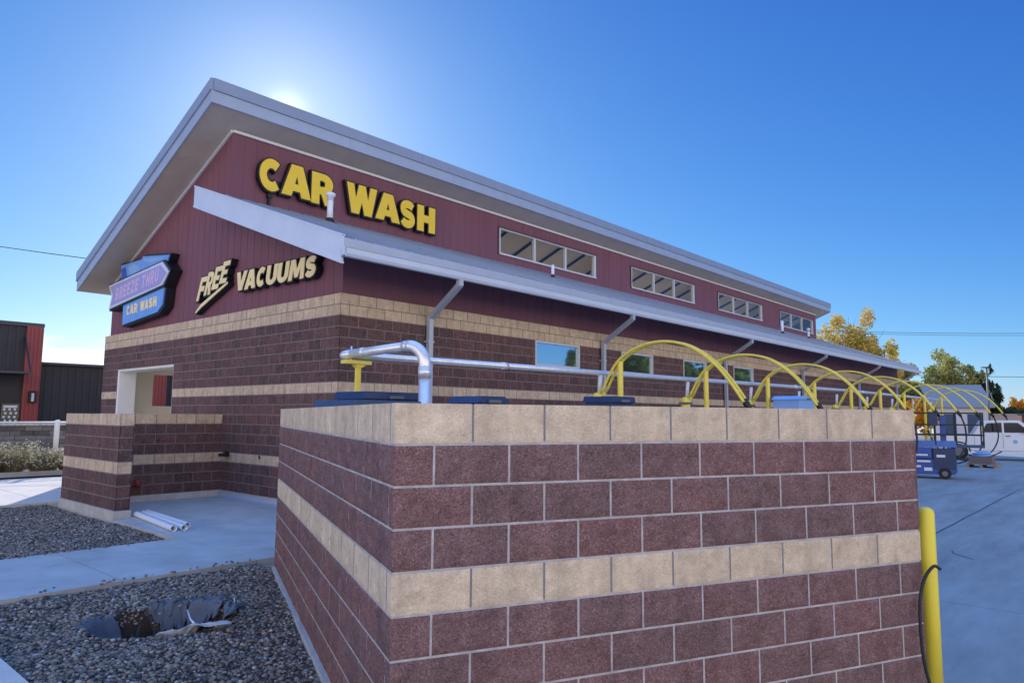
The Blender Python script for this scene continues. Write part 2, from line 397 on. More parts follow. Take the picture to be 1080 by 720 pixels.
scene.view_settings.use_curve_mapping = False; scene.view_settings.exposure = 0.0
scene.cycles.max_bounces = 8; scene.cycles.diffuse_bounces = 4

# ---------------------------------------------------------------- ground (frame B)
HOLE = (-5.75, -3.9, -5.4, -3.4)       # rectangle left open under the gravel bed
g = MB(); R_ = 2500
x0, x1, y0, y1 = HOLE; xs = (-R_, x0, x1, R_); ys = (-R_, y0, y1, R_)
for i in range(3):
    for j in range(3):
        if i == 1 and j == 1: continue
        g.poly([(xs[i], ys[j], -.05), (xs[i+1], ys[j], -.05), (xs[i+1], ys[j+1], -.05), (xs[i], ys[j+1], -.05)])
struct(g.build('ground', M_GRND, frame='B'))
# concrete lot on the right; its cut joints are shallow gaps between slabs
lot = MB()
def slab(mb, pts, z0, z1): mb.prism(pts, 'z', z0, z1)
ycuts = [-60, -50, -44, -38, -32, -26, -20.2, -14.2, -8.2, -2.7]
xc = [-30, -24, -18, -12, -5.3, 1, 7, 13, 19, 25, 31, 37, 43]
for j in range(len(ycuts)-1):
    for i in range(len(xc)-1):
        a, b, c, d = xc[i], xc[i+1], ycuts[j], ycuts[j+1]
        if d == -2.7:
            if b <= -5.3: continue
            if a == -5.3:
                slab(lot, [(-5.15, c+.006), (b-.006, c+.006), (b-.006, d), (-2.85, d)], -.12, 0); continue
        slab(lot, [(a+.006, c+.006), (b-.006, c+.006), (b-.006, d-.006), (a+.006, d-.006)], -.12, 0)
struct(lot.build('parking_lot', M_LOT, frame='B'))
jm = mat('joint_tar', (.09, .09, .092), .7)
jt = MB(); jt.poly([(-5.2, -60, -.03), (43, -60, -.03), (43, -2.7, -.03), (-2.8, -2.7, -.03)]); jt.poly([(-30, -60, -.03), (-5.2, -60, -.03), (-5.2, -8.2, -.03), (-30, -8.2, -.03)])
struct(jt.build('joint_filler', jm, frame='B'))
# hairline cracks sealed with tar
cr = MB()
def crack(pts, wd):
    P = [Vector((*p, .004)) for p in pts]
    for a, b in zip(P, P[1:]):
        n = 6
        for k in range(n):
            p = a.lerp(b, k/n); q = a.lerp(b, (k+1)/n); d = (b-a).normalized(); s_ = Vector((-d.y, d.x, 0))
            o1 = noise.noise(p*2.1)*.03; o2 = noise.noise(q*2.1)*.03
            cr.poly([p+s_*(o1-wd), q+s_*(o2-wd), q+s_*(o2+wd), p+s_*(o1+wd)])
crack([(3.2, -8.2), (5.7, -8.2), (10.6, -8.2), (14.7, -8.22)], .016)
crack([(3.75, -9.05), (4.05, -8.75), (4.3, -8.7)], .008)
struct(cr.build('tar_seams', jm, frame='B'))
# sidewalk, pads
sw = MB()
for a, b in zip([-30, -24, -18, -12, -5.93, -4.45, -2.93, -1.4, 0.1], [-24, -18, -12, -5.93, -4.45, -2.93, -1.4, .1, 3.1]):
    if a >= -5.93: slab(sw, [(a+.005, -2.7), (b-.005, -2.7), (b-.005, -.5), (a+.005, -.5)], -.1, .08)
for k in range(12): slab(sw, [(3.1+3*k+.005, -2.7), (6.1+3*k-.005, -2.7), (6.1+3*k-.005, -.06), (3.1+3*k+.005, -.06)], -.1, .08)
struct(sw.build('sidewalk', M_CONC, frame='B'))
pd = MB()
slab(pd, [(-2.93, -.495), (-.03, -.495), (-.03, 4.28), (-2.64, 4.28), (-2.64, 2.0), (-2.93, 2.0)], -.1, .077)
struct(pd.build('concrete_pad', M_CONC, frame='B'))
dv = MB()
for k in range(9):
    a = -33+3*k; b = a+3
    if b > -5.93: break
    for c in range(-12, 12): slab(dv, [(a+.065, c*3+.006), (b+.055, c*3+.006), (b+.055, c*3+3-.006), (a+.065, c*3+3-.006)], -.1, .075)
for k in range(14):
    a = -5.93+3*k
    for c, d in ((5.5, 8.9), (8.9, 12.3)):
        if a+3 <= -2.9: slab(dv, [(a+.005, c), (a+2.995, c), (a+2.995, d-.006), (a+.005, d-.006)], -.1, .075)
        elif c > 8: slab(dv, [(a+.005, 11.7), (a+2.995, 11.7), (a+2.995, 12.294), (a+.005, 12.294)], -.1, .075)
slab(dv, [(-2.92, 5.5), (-.03, 5.5), (-.03, 12.294), (-2.92, 12.294)], -.1, .075)
struct(dv.build('driveway', mat('driveway_concrete', (.62, .56, .50), .9, var=.12, vscale=1.5, bump=.2, bscale=60), frame='B'))
kb = MB()
for k in range(-12, 26): kb.box(k*3+.01, k*3+2.99, 12.3, 12.48, -.1, .2)
struct(kb.build('kerb', M_CONC, frame='B'))
ms = MB(); ms.poly([(-40, 12.48, .1), (60, 12.48, .1), (60, 17, .22), (-40, 17, .22)])
struct(ms.build('planting_strip', M_MULCH, frame='B'))
# far kerb and verge on the right
kr = MB(); kr.box(43.05, 43.25, -60, 0, -.1, .16); struct(kr.build('kerb', M_CONC, frame='B'))
rd = MB(); rd.poly([(-700, 16, -.04), (700, 16, -.04), (700, 24.5, -.04), (-700, 24.5, -.04)]); struct(rd.build('road', mat('asphalt', (.06, .06, .062), .9, var=.2, vscale=2), frame='B'))

# ---------------------------------------------------------------- gravel beds
HC = Vector((-4.72, -4.35)); 
def hole_depth(x, y):
    dx, dy = (x-HC.x), (y-HC.y)
    # elongated across the view
    a = -.72; u = dx*cos(a)+dy*sin(a); v = -dx*sin(a)+dy*cos(a)
    r = sqrt((u/.54)**2+(v/.40)**2)+.25*noise.noise(Vector((x*3, y*3, 1)))
    k = max(0., min(1., (1.12-r)/.42)); return k*k*(3-2*k)
def gz(x, y):
    h = hole_depth(x, y)
    ring = math.exp(-((h-.12)/.1)**2)*.03 if h > 0.01 else 0
    return .025+.035*noise.noise(Vector((x*.8, y*.8, 0)))+.015*noise.noise(Vector((x*3, y*3, 4)))+ring-.62*h
gb = MB()
def wall_line(y): return -2.95-(-3.2-y)*.4633 if y < -3.2 else -2.95    # left face of the front wall, frame B
def bed(u0, u1, y0, y1, nx, ny, clipwall):
    def fn(a, b):
        y = y0+(y1-y0)*b; xe = wall_line(y)+.02 if clipwall else u1
        x = u0+(xe-u0)*a
        return (x, y, gz(x, y))
    gb.grid(nx, ny, fn)
bed(-5.925, 0, -8.15, -2.705, 60, 110, True)
bed(-5.925, -2.945, -.495, 5.49, 30, 50, False)
struct(gb.build('gravel_bed', M_GBASE, frame='B'))

ico = bmesh.new(); bmesh.ops.create_icosphere(ico, subdivisions=1, radius=1)
IV = [v.co.copy() for v in ico.verts]; IF = [[v.index for v in f.verts] for f in ico.faces]; ico.free()
sv = []; sf = []
def stone(x, y, z, r):
    ax = Matrix.Rotation(random.uniform(0, 6.28), 3, 'Z') @ Matrix.Rotation(random.uniform(-.5, .5), 3, 'X')
    sc = Vector((random.uniform(.8, 1.45), random.uniform(.7, 1.1), random.uniform(.45, .8)))*r
    i = len(sv); j = [random.uniform(.85, 1.15) for _ in range(12)]
    for k, v in enumerate(IV):
        q = ax @ Vector((v.x*sc.x*j[k], v.y*sc.y*j[k], v.z*sc.z*j[k])); sv.append((x+q.x, y+q.y, z+q.z))
    for f in IF: sf.append([i+k for k in f])
def scatter(x0, x1, y0, y1, n, clipwall, r0=.012, r1=.03):
    for _ in range(n):
        x = random.uniform(x0, x1); y = random.uniform(y0, y1)
        if clipwall and x > wall_line(y)-.01: continue
        if hole_depth(x, y) > .25 and random.random() < .995: continue
        r = random.uniform(r0, r1)*(1.25 if random.random() < .12 else 1)
        stone(x, y, gz(x, y)+r*random.uniform(.15, .7), r)
scatter(-5.92, -2.6, -7.9, -2.72, 32000, True, .008, .020)
scatter(-5.92, -2.95, -.48, 5.48, 24000, False, .009, .021)
for _ in range(60):     # stray stones on the sidewalk edges
    stone(random.uniform(-5.9, -3), random.choice((-2.66, -.54))+random.gauss(0, .04), .09, random.uniform(.01, .02))
me = bpy.data.meshes.new('gravel'); me.from_pydata(sv, [], sf); me.materials.append(M_STONES); me.update()
me.polygons.foreach_set('use_smooth', [True]*len(me.polygons))
go = bpy.data.objects.new('gravel', me); COL.objects.link(go); go.location = FR['B'][0]; go.rotation_euler = (0, 0, FR['B'][1])
struct(go, 'stuff'); tagm(go, 'grey and brown river stones filling the planting beds', 'gravel')

# torn landscape fabric and dark soil in the dug hole
t = thing('landscape_fabric', 'torn blue grey landscape fabric folded up around the dug hole', 'fabric', 'B', (HC.x, HC.y, 0))
A_ = -.72; ux = Vector((cos(A_), sin(A_))); vx = Vector((-sin(A_), cos(A_)))
def hp(u, v): return HC+ux*u+vx*v
M_FAB2 = mat('fabric_underside', (.42, .45, .50), .7, var=.2, vscale=8)
def sheet(u0, u1, v0, v1, lift, seed, mt, tatter=.06, slope=0.):
    m = MB()
    def fn(a, b):
        ed = tatter*noise.noise(Vector((a*5+seed, b*5, seed)))
        u = u0+(u1-u0)*a+ed; v = v0+(v1-v0)*b+tatter*noise.noise(Vector((a*6, seed, b*3)))
        p = hp(u, v); z = max(gz(p.x, p.y), -.38)
        fold = .035*noise.noise(Vector((a*4, b*4, seed)))+.006*sin(a*11+seed+3*b)+.01*noise.noise(Vector((a*15, b*15, seed)))
        return (p.x, p.y, z*.55+lift+slope*b+fold)
    m.grid(26, 20, fn); o = m.build('fabric_flap', mt, t); q = o.modifiers.new('t', 'SOLIDIFY'); q.thickness = .004
sheet(-.62, -.20, -.20, .22, .035, 1, M_FABRIC)
sheet(.10, .40, .30, .52, .10, 2, M_FABRIC, .05, -.02)
sheet(-.25, .08, .36, .50, .06, 5, M_FABRIC, .05)
sheet(.08, .66, -.36, -.28, .08, 3, M_FAB2, .03)
sheet(.46, .60, -.05, .30, .08, 4, M_FABRIC, .05)
m = MB(); m.grid(24, 24, lambda a, b: ((lambda p: (p.x, p.y, gz(p.x, p.y)+.008+.03*noise.noise(Vector((a*9, b*9, 3)))))(hp((a-.5)*.95, (b-.5)*.72)))).build('soil', M_SOIL, t)
m = MB(); p0 = hp(.12, .30); p1 = hp(.34, -.22); m.tube([(p0.x, p0.y, .05), ((p0.x+p1.x)/2, (p0.y+p1.y)/2, .035), (p1.x, p1.y, .07)], .008, 6).build('torn_strip', M_PIPEW, t)
m = MB(); p0 = hp(.58, .15); p1 = hp(.50, .42); m.tube([(p0.x, p0.y, .06), (p1.x, p1.y, .12)], .006, 6).build('torn_strip', M_PIPEW, t)

# ---------------------------------------------------------------- block masonry
C_ = .2032; BL = .4064
def courses(mb_of, P, u0, u1, ztop, kinds, offs, holes=(), detail=False, rev=False, joint=.012, seed=0, nocorner=(False, False)):
    """kinds: per course 'r' or 't'. P(u, z, out) gives the point; out > 0 stands proud. holes: (u0,u1,z0,z1)."""
    for k, kd in enumerate(kinds):
        z1 = ztop-k*C_; z0 = z1-C_
        off = offs[k % 2]
        edges = [u0]; q = u0+off
        while q < u1-.03:
            if q > u0+.03: edges.append(q)
            q += BL
        edges.append(u1)
        segs = []
        for a, b in zip(edges, edges[1:]):
            parts = [(a, b)]
            for h0, h1, hz0, hz1 in holes:
                if hz0 < z1-.02 and hz1 > z0+.02:
                    np_ = []
                    for c, d in parts:
                        if h1 <= c or h0 >= d: np_.append((c, d)); continue
                        if h0 > c+.02: np_.append((c, h0))
                        if h1 < d-.02: np_.append((h1, d))
                    parts = np_
            segs += parts
        mb = mb_of(kd, k)
        for a, b in segs:
            j = joint/2
            ja = 0 if (a == u0 and nocorner[0]) else j; jb = 0 if (b == u1 and nocorner[1]) else j
            zt = 0 if (k == 0) else j
            A, B2, Z0, Z1 = a+ja, b-jb, z0+j, z1-zt
            if detail:
                nx = max(3, int((B2-A)/.0145)); ny = 14
                i = len(mb.v); sgn = random.uniform(0, 100)
                rough = .9 if kd == 'r' else .45
                for y in range(ny+1):
                    for x in range(nx+1):
                        fx, fy = x/nx, y/ny; u = A+(B2-A)*fx; z = Z0+(Z1-Z0)*fy
                        ed = min(min(fx, 1-fx)*(B2-A), min(fy, 1-fy)*(Z1-Z0))
                        eu = min((u-A) if not (a == u0 and nocorner[0]) else 9, (B2-u) if not (b == u1 and nocorner[1]) else 9)
                        atc = (a == u0 and nocorner[0] and x == 0) or (b == u1 and nocorner[1] and x == nx)
                        e = min(1, ed/.03)
                        p = Vector((u*1.0, z*1.0, sgn))
                        o = rough*(e*((.0025 if kd == 'r' else .0)+.015*noise.noise(p*8)+.010*noise.noise(p*22)+.005*noise.noise(p*50))+(0 if atc else .0028*noise.noise(p*85)*min(1, ed/.012)))
                        edz = min(fy, 1-fy)*(Z1-Z0)
                        if k == 0: edz = fy*(Z1-Z0)
                        if min(edz, eu) < .001: o = -.0040
                        elif min(edz, eu) < .012: o -= .0015
                        o = max(o, -.0040 if kd == 'r' else -.0030)
                        mb.v.append(tuple(P(u, z, o)))
                for y in range(ny):
                    for x in range(nx):
                        q = i+y*(nx+1)+x; f = [q, q+1, q+nx+2, q+nx+1]
                        mb.f.append(f[::-1] if rev else f); mb.sm.append(True)
            else:
                c = .003; ca = 0 if ja == 0 else c; cb = 0 if jb == 0 else c
                i = len(mb.v)
                o = random.uniform(-.002, .002) if ja and jb else 0
                mb.v += [tuple(P(*q)) for q in ((A, Z0, -.012), (B2, Z0, -.012), (B2, Z1, -.012), (A, Z1, -.012),
                                               (A+ca, Z0+c, o), (B2-cb, Z0+c, o), (B2-cb, Z1-c, o), (A+ca, Z1-c, o))]
                for q in ((4, 5, 6, 7), (0, 1, 5, 4), (1, 2, 6, 5), (2, 3, 7, 6), (3, 0, 4, 7)):
                    f = [i+x for x in q]; mb.f.append(f[::-1] if rev else f); mb.sm.append(False)

# front wall ------------------------------------------------------
WT = 1.898; WL, WR = 5.49, 9*BL
wall = thing('block_wall', 'large split face block wall in the foreground, maroon courses with tan cap and tan band', 'wall', 'A')
parts = {'cap_blocks': MB(), 'red_blocks': MB(), 'band_blocks': MB()}
def mbof(kd, k): return parts['cap_blocks'] if k == 0 else parts['band_blocks'] if kd == 't' else parts['red_blocks']
KW = 'trrrtrrrr'
courses(mbof, lambda u, z, o: (u, -o, z), 0, WR, WT, KW, (BL, BL/2), detail=True, nocorner=(True, True))
courses(mbof, lambda u, z, o: (-o, u, z), 0, WL, WT, KW, (.25*BL, .75*BL), detail=True, rev=True, nocorner=(True, True))
# end face of the right arm and the hidden back faces
courses(mbof, lambda u, z, o: (WR+o, u, z), 0, .2, WT, KW, (BL, BL), nocorner=(True, True))
courses(mbof, lambda u, z, o: (u, .2+o, z), .2, WR, WT, KW, (BL, BL/2), rev=True, nocorner=(True, True))
courses(mbof, lambda u, z, o: (.2+o, u, z), .2, WL, WT, KW, (BL, BL/2), nocorner=(True, True))
courses(mbof, lambda u, z, o: (u, WL+o, z), 0, .2, WT, KW, (BL, BL), rev=True, nocorner=(True, True))
for n_, mt in (('cap_blocks', M_TAN), ('red_blocks', M_RED), ('band_blocks', M_TAN)): parts[n_].build(n_, mt, wall)
m = MB(); m.box(.0045, WR-.0045, .0045, .1955, .03, WT-.004); m.box(.0045, .1955, .1955, WL-.0045, .03, WT-.004); m.build('mortar', M_MORTAR, wall)
# slim dark grey joints of the tan courses
m = MB()
for zc in (WT, WT-4*C_): m.box(.0035, WR-.0035, .0035, .1, zc-C_+.012, zc-.006); m.box(.0035, .1, .1, WL-.0035, zc-C_+.012, zc-.006)
m.build('tan_course_mortar', M_MORT_T, wall)
m = MB(); m.box(-.03, WR+.02, -.03, .23, -.25, .069); m.box(-.03, .23, .23, WL+.02, -.25, .069); m.build('foundation', M_FOUND, wall)

# ---------------------------------------------------------------- car wash building (frame B)
bl = thing('car_wash_building', 'long maroon and tan block car wash building with grey shed roofs', 'building', 'B')
ZT = 4.0587; LEN = 39.2; DEP = 11.65; TC = 4.687; RC = .10
zk = lambda k: ZT-k*C_
KB = 'ttrrrrrrtrrrrrrtrrr'       # 19 courses
P_F = {'top': MB(), 8: MB(), 15: MB(), 'red_blocks': MB()}
mb2 = lambda kd, k: P_F['red_blocks'] if kd == 'r' else P_F['top'] if k < 2 else P_F[k]
LW = [(5.54, 7.34), (9.3, 11.0), (12.85, 14.45), (16.5, 18.2)]
lh = [(a, b, zk(5), zk(2)) for a, b in LW]
courses(mb2, lambda u, z, o: (u, -o, z), 0, LEN, ZT, KB, (BL, BL/2), holes=lh, nocorner=(True, True))
DO = (6.98, 10.62, 0, zk(5))
courses(mb2, lambda u, z, o: (-o, u, z), 0, DEP+.1, ZT, KB, (BL/2, BL), holes=[DO], rev=True, nocorner=(True, True))
courses(mb2, lambda u, z, o: (LEN+o, u, z), 0, DEP+.1, ZT, KB, (BL/2, BL), nocorner=(True, True))
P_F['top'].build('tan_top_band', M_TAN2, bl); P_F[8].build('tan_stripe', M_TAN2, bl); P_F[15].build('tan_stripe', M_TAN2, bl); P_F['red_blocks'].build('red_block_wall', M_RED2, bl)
def wallbox_x(mb, y0, y1, holes, z0, z1, x0, x1):
    """wall running along x with rectangular holes"""
    cuts = sorted(holes); c = x0
    for a, b, ha, hb in cuts:
        mb.box(c, a, y0, y1, z0, z1)
        if ha > z0: mb.box(a, b, y0, y1, z0, ha)
        if hb < z1: mb.box(a, b, y0, y1, hb, z1)
        c = b
    mb.box(c, x1, y0, y1, z0, z1)
def wallbox_y(mb, x0, x1, holes, z0, z1, y0, y1):
    cuts = sorted(holes); c = y0
    for a, b, ha, hb in cuts:
        mb.box(x0, x1, c, a, z0, z1)
        if ha > z0: mb.box(x0, x1, a, b, z0, ha)
        if hb < z1: mb.box(x0, x1, a, b, hb, z1)
        c = b
    mb.box(x0, x1, c, y1, z0, z1)
m = MB()
wallbox_x(m, .003, .28, lh, .198, ZT-.004, .003, LEN-.003)
wallbox_y(m, .003, .28, [DO], .198, ZT-.004, .281, DEP+.09)
m.box(LEN-.28, LEN-.008, .281, DEP+.09, .198, ZT-.004)
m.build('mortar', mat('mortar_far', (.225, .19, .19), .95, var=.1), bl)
m = MB(); m.box(-.03, LEN+.02, -.03, .29, -.2, .198); m.box(-.03, .29, .29, 6.98, -.2, .198); m.box(-.03, .29, 10.62, DEP+.12, -.2, .198); m.build('foundation', M_FOUND, bl)
# siding
zs = lambda t_: 8.445-.4125*(t_-TC)            # underside of the upper roof
zr = lambda t_: 6.84-.3604*(TC-t_)             # top of the lower roof
m = MB()
m.prism([(RC, ZT-.01), (DEP, ZT-.01), (DEP, zs(DEP)), (TC, zs(TC)), (TC, zr(TC)-.06), (RC, zr(RC)-.085)], 'x', RC, RC+.12)
def ribs_gable(mb, x0, sgn):
    y = RC+.3
    while y < DEP-.1:
        top = zs(y) if y > TC else zr(y)-.06
        mb.box(min(x0, x0+sgn*.005), max(x0, x0+sgn*.005), y-.006, y+.006, ZT, top-.01); y += .305
ribs_gable(m, RC, -1)
m.build('gable_siding', M_SIDE, bl)
m = MB(); m.box(RC+.12, LEN-.1, RC, RC+.12, ZT-.01, zr(RC)-.08)
y = .5
while y < LEN-.2: m.box(y-.006, y+.006, RC-.005, RC, ZT, zr(RC)-.09); y += .305
m.build('lower_siding', M_SIDE, bl)
m = MB(); m.prism([(RC, ZT-.01), (DEP, ZT-.01), (DEP, zs(DEP)), (TC, zs(TC)), (TC, zr(TC)-.06), (RC, zr(RC)-.06)], 'x', LEN-.1, LEN+.02); m.build('far_gable_siding', M_SIDE, bl)
CW = [(9.26, 14.76), (17.28, 22.76), (25.23, 30.62), (33.16, 38.6)]; CZ = (7.10, 7.99)
m = MB(); wallbox_x(m, TC, TC+.12, [(a, b, *CZ) for a, b in CW], zr(TC)-.3, zs(TC), RC+.12, LEN-.1)
y = .4
while y < LEN-.2:
    hit = any(a-.1 < y < b+.1 for a, b in CW)
    if hit: m.box(y-.006, y+.006, TC-.005, TC, zr(TC), CZ[0]-.09); m.box(y-.006, y+.006, TC-.005, TC, CZ[1]+.09, zs(TC)-.01)
    else: m.box(y-.006, y+.006, TC-.005, TC, zr(TC), zs(TC)-.01)
    y += .305
m.build('clerestory_siding', M_SIDE, bl)
# rear wall; unseen tall openings added to let daylight in, inner faces painted
RH = [(1.30, 2.6, 2.05, 3.0)]+[(5.2+4*k, 8.9+4*k, .3, 3.4) for k in range(8)]
m = MB(); wallbox_x(m, DEP-.2, DEP, RH, 0, zs(DEP)-.02, RC+.12, LEN-.1); m.build('rear_wall', M_CREAM, bl)
m = MB(); m.box(.29, LEN-.3, .29, DEP-.2, -.1, .1); m.build('interior_floor', mat('pale_floor', (.62, .58, .50), .6, var=.1), bl)
# entrance: reveals and lining
for y0_, y1_ in ((10.5, 10.62), (6.98, 7.01)): m = MB(); m.box(.012, .45, y0_, y1_, .08, zk(5)-.06); m.build('entrance_reveal', M_WHITE, bl)
m = MB(); m.box(.29, .45, 10.62, DEP-.2, .1, 3.6); m.build('entrance_return', M_CREAM, bl)
m = MB(); m.box(.010, .45, 6.98, 10.62, zk(5)-.06, zk(5)-.002); m.build('entrance_lintel', M_CREAM, bl)
m = MB(); m.box(.45, 8, 6.6, DEP-.2, 3.3, 3.36); m.build('tunnel_ceiling', M_CREAM, bl)
m = MB(); m.box(.45, 8, 6.5, 6.6, .1, 3.3); m.build('tunnel_partition', M_CREAM, bl)
# ceiling inside the hall
m = MB(); m.prism([(TC+.12, zs(TC+.12)-.26), (DEP-.2, zs(DEP-.2)-.26), (DEP-.2, zs(DEP-.2)-.2), (TC+.12, zs(TC+.12)-.2)], 'x', .3, LEN-.3)
m.build('hall_ceiling', mat('tan_ceiling', (.86, .72, .50), .8), bl)
for k in range(26):
    x = .9+1.5*k
    m = MB(); m.prism([(TC+.14, zs(TC+.14)-.36), (DEP-.25, zs(DEP-.25)-.36), (DEP-.25, zs(DEP-.25)-.262), (TC+.14, zs(TC+.14)-.262)], 'x', x, x+.05)
    m.build('ceiling_rafter', M_DARKB, bl)
# upper roof
S0, S1 = -.72, LEN+1.1; T0, T1 = 4.09, 12.15
m = MB(); m.prism([(T0+.03, zs(T0)), (T1-.03, zs(T1)), (T1-.03, zs(T1)+.03), (T0+.03, zs(T0)+.03)], 'x', S0+.03, S1-.03); so_ = m.build('upper_soffit', M_SOFF, bl)
m = MB()
for q in range(1, 40): pass
fh = .52
def rake(mb, x0, x1, za, zb): mb.prism([(T0, zs(T0)+za), (T1, zs(T1)+za), (T1, zs(T1)+zb), (T0, zs(T0)+zb)], 'x', x0, x1)
rf = MB(); rake(rf, S0+.031, S1-.031, .34, .50); RF = rf.build('upper_roof', M_ROOF, bl)
m = MB(); rake(m, S0, S0+.03, -.02, .26); [m.box(max(S0+.031, S0+3.66*k+.003), min(S1, S0+3.66*(k+1)-.003), T0, T0+.03, zs(T0)-.02, zs(T0)+.26) for k in range(12) if S0+3.66*k < S1-.1]; m.box(S0+.031, S1, T1-.03, T1, zs(T1)-.02, zs(T1)+.26); rake(m, S1-.03, S1, -.02, .26)
m.build('lower_fascia_board', M_UPF2, RF)
m = MB(); rake(m, S0-.035, S0+.03, .262, .53); [m.box(max(S0+.031, S0+3.05*k+.003), min(S1+.035, S0+3.05*(k+1)-.003), T0-.035+(.003 if k % 2 else 0), T0+.03, zs(T0)+.262, zs(T0)+.53) for k in range(14) if S0+3.05*k < S1-.1]; m.box(S0+.031, S1+.035, T1-.03, T1+.035, zs(T1)+.262, zs(T1)+.50); rake(m, S1, S1+.035, .262, .53)
m.build('upper_fascia_board', M_UPF, RF)
m = MB(); m.box(RC, LEN, TC-.05, TC-.002, zs(TC)-.07, zs(TC)-.005)
m.prism([(TC, zs(TC)-.07), (DEP, zs(DEP)-.07), (DEP, zs(DEP)-.004), (TC, zs(TC)-.004)], 'x', RC-.05, RC-.002); m.build('eave_trim', M_TRIM, bl)
# lower roof with ribs
E0 = -1.0; LS1 = LEN+.1
m = MB(); m.prism([(E0, zr(E0)-.08), (TC-.002, zr(TC)-.08), (TC-.002, zr(TC)), (E0, zr(E0))], 'x', S0+.04, LS1-.04)
LR = m.build('lower_roof', M_ROOF, bl)
m = MB(); x = S0+.3
while x < LS1-.1:
    m.prism([(E0+.01, zr(E0+.01)+.001), (TC-.02, zr(TC-.02)+.001), (TC-.02, zr(TC-.02)+.03), (E0+.01, zr(E0+.01)+.03)], 'x', x-.012, x+.012); x += .41
m.build('roof_ribs', M_ROOF, LR)
for xx in ((S0, S0+.038), (LS1-.038, LS1)):
    m = MB(); m.prism([(E0-.03, zr(E0-.03)-.41), (TC, zr(TC)-.41), (TC, zr(TC)+.05), (E0-.03, zr(E0-.03)+.05)], 'x', *xx); m.build('rake_board', M_FASC2, LR)
m = MB(); m.box(S0-.012, S0-.001, E0-.03, TC, 0, 0) if False else None
m = MB(); m.prism([(E0-.03, zr(E0-.03)-.44), (TC, zr(TC)-.44), (TC, zr(TC)-.40), (E0-.03, zr(E0-.03)-.40)], 'x', S0-.012, S0+.05); m.prism([(E0-.03, zr(E0-.03)+.03), (TC, zr(TC)+.03), (TC, zr(TC)+.06), (E0-.03, zr(E0-.03)+.06)], 'x', S0-.015, S0+.06); m.build('rake_edge_trim', M_FASC2, LR)
m = MB(); m.box(S0+.039, LS1-.039, E0-.03, E0-.002, zr(E0)-.20, zr(E0)-.004); m.build('eave_fascia', M_FASC, LR)
m = MB(); gz1 = 4.605; gz0 = 4.447
m.prism([(E0-.035, gz1), (E0-.035, gz0+.02), (E0-.06, gz0), (E0-.15, gz0), (E0-.17, gz0+.05), (E0-.17, gz1-.02), (E0-.185, gz1), (E0-.16, gz1), (E0-.15, gz0+.03), (E0-.05, gz0+.03), (E0-.05, gz1)], 'x', S0-.02, LS1)
m.box(S0-.02, S0, E0-.17, E0-.035, gz0, gz1)
GU = m.build('gutter', M_FASC2, bl)
for s_ in (2.0, 8.2, 15.6, 23.0, 30.8, 38.0):
    m = MB()
    m.bar((s_-.05, E0-.1, gz0+.01), (s_-.05, E0-.1, gz0-.12), .11, .09)
    m.bar((s_-.05, E0-.1, gz0-.10), (s_+.1, -.12, 3.82), .11, .09)
    m.bar((s_+.1, -.09, 3.86), (s_+.1, -.09, .3), .11, .09)
    DS = m.build('downspout', M_FASC, bl)
    for z in (3.3, 1.8, .7): m = MB(); m.box(s_+.02, s_+.18, -.14, -.001, z, z+.04); m.build('strap', M_FASC, DS)
# clerestory windows
G_CL = glass_mat('clear_glass', (.85, .86, .84), .0)
G_MIR = mat('reflective_glass', (.62, .74, .80), .03, metal=.95)
for a, b in CW:
    m = MB(); z0, z1 = CZ; y0, y1 = TC-.03, TC+.1; f = .06
    m.box(a, b, y0, y1, z1-f*.6, z1); m.box(a, b, y0-.02, y1, z0, z0+f); m.box(a, a+f, y0, y1, z0+f, z1-f*.6); m.box(b-f*2.6, b, y0, y1, z0+f, z1-f*.6)
    wi = (b-f*2.6-a-f)
    for k in (1, 2): x = a+f+wi*k/3; m.box(x-.05, x+.05, y0+.005, y1-.005, z0+f, z1-f*.6)
    W_ = m.build('clerestory_window', M_FRAME, bl)
    for k in range(3):
        x = a+f+wi*k/3; m = MB(); m.poly([(x, TC+.05, z0+f), (x+wi/3, TC+.05, z0+f), (x+wi/3, TC+.05, z1-f*.6), (x, TC+.05, z1-f*.6)]); m.build('pane', G_CL, W_)
    m = MB(); m.box(a-.05, b+.05, TC-.05, TC-.031, z1-.002, z1+.05); m.box(a-.05, a-.001, TC-.035, TC-.002, z0, z1); m.box(b+.001, b+.05, TC-.035, TC-.002, z0, z1); m.build('window_flashing', mat('dark_trim', (.10, .05, .06), .6), W_)
for a, b in LW:
    z0, z1 = zk(5)+.002, zk(2)-.002; f = .05; m = MB()
    m.box(a+.002, b-.002, -.01, .1, z0, z0+f); m.box(a+.002, b-.002, -.01, .1, z1-f, z1); m.box(a+.002, a+f, -.01, .1, z0+f, z1-f); m.box(b-f, b-.002, -.01, .1, z0+f, z1-f)
    W_ = m.build('lower_window', M_FRAME, bl)
    m = MB(); m.box(a+f, b-f, .04, .05, z0+f, z1-f); m.build('pane', G_MIR, W_)
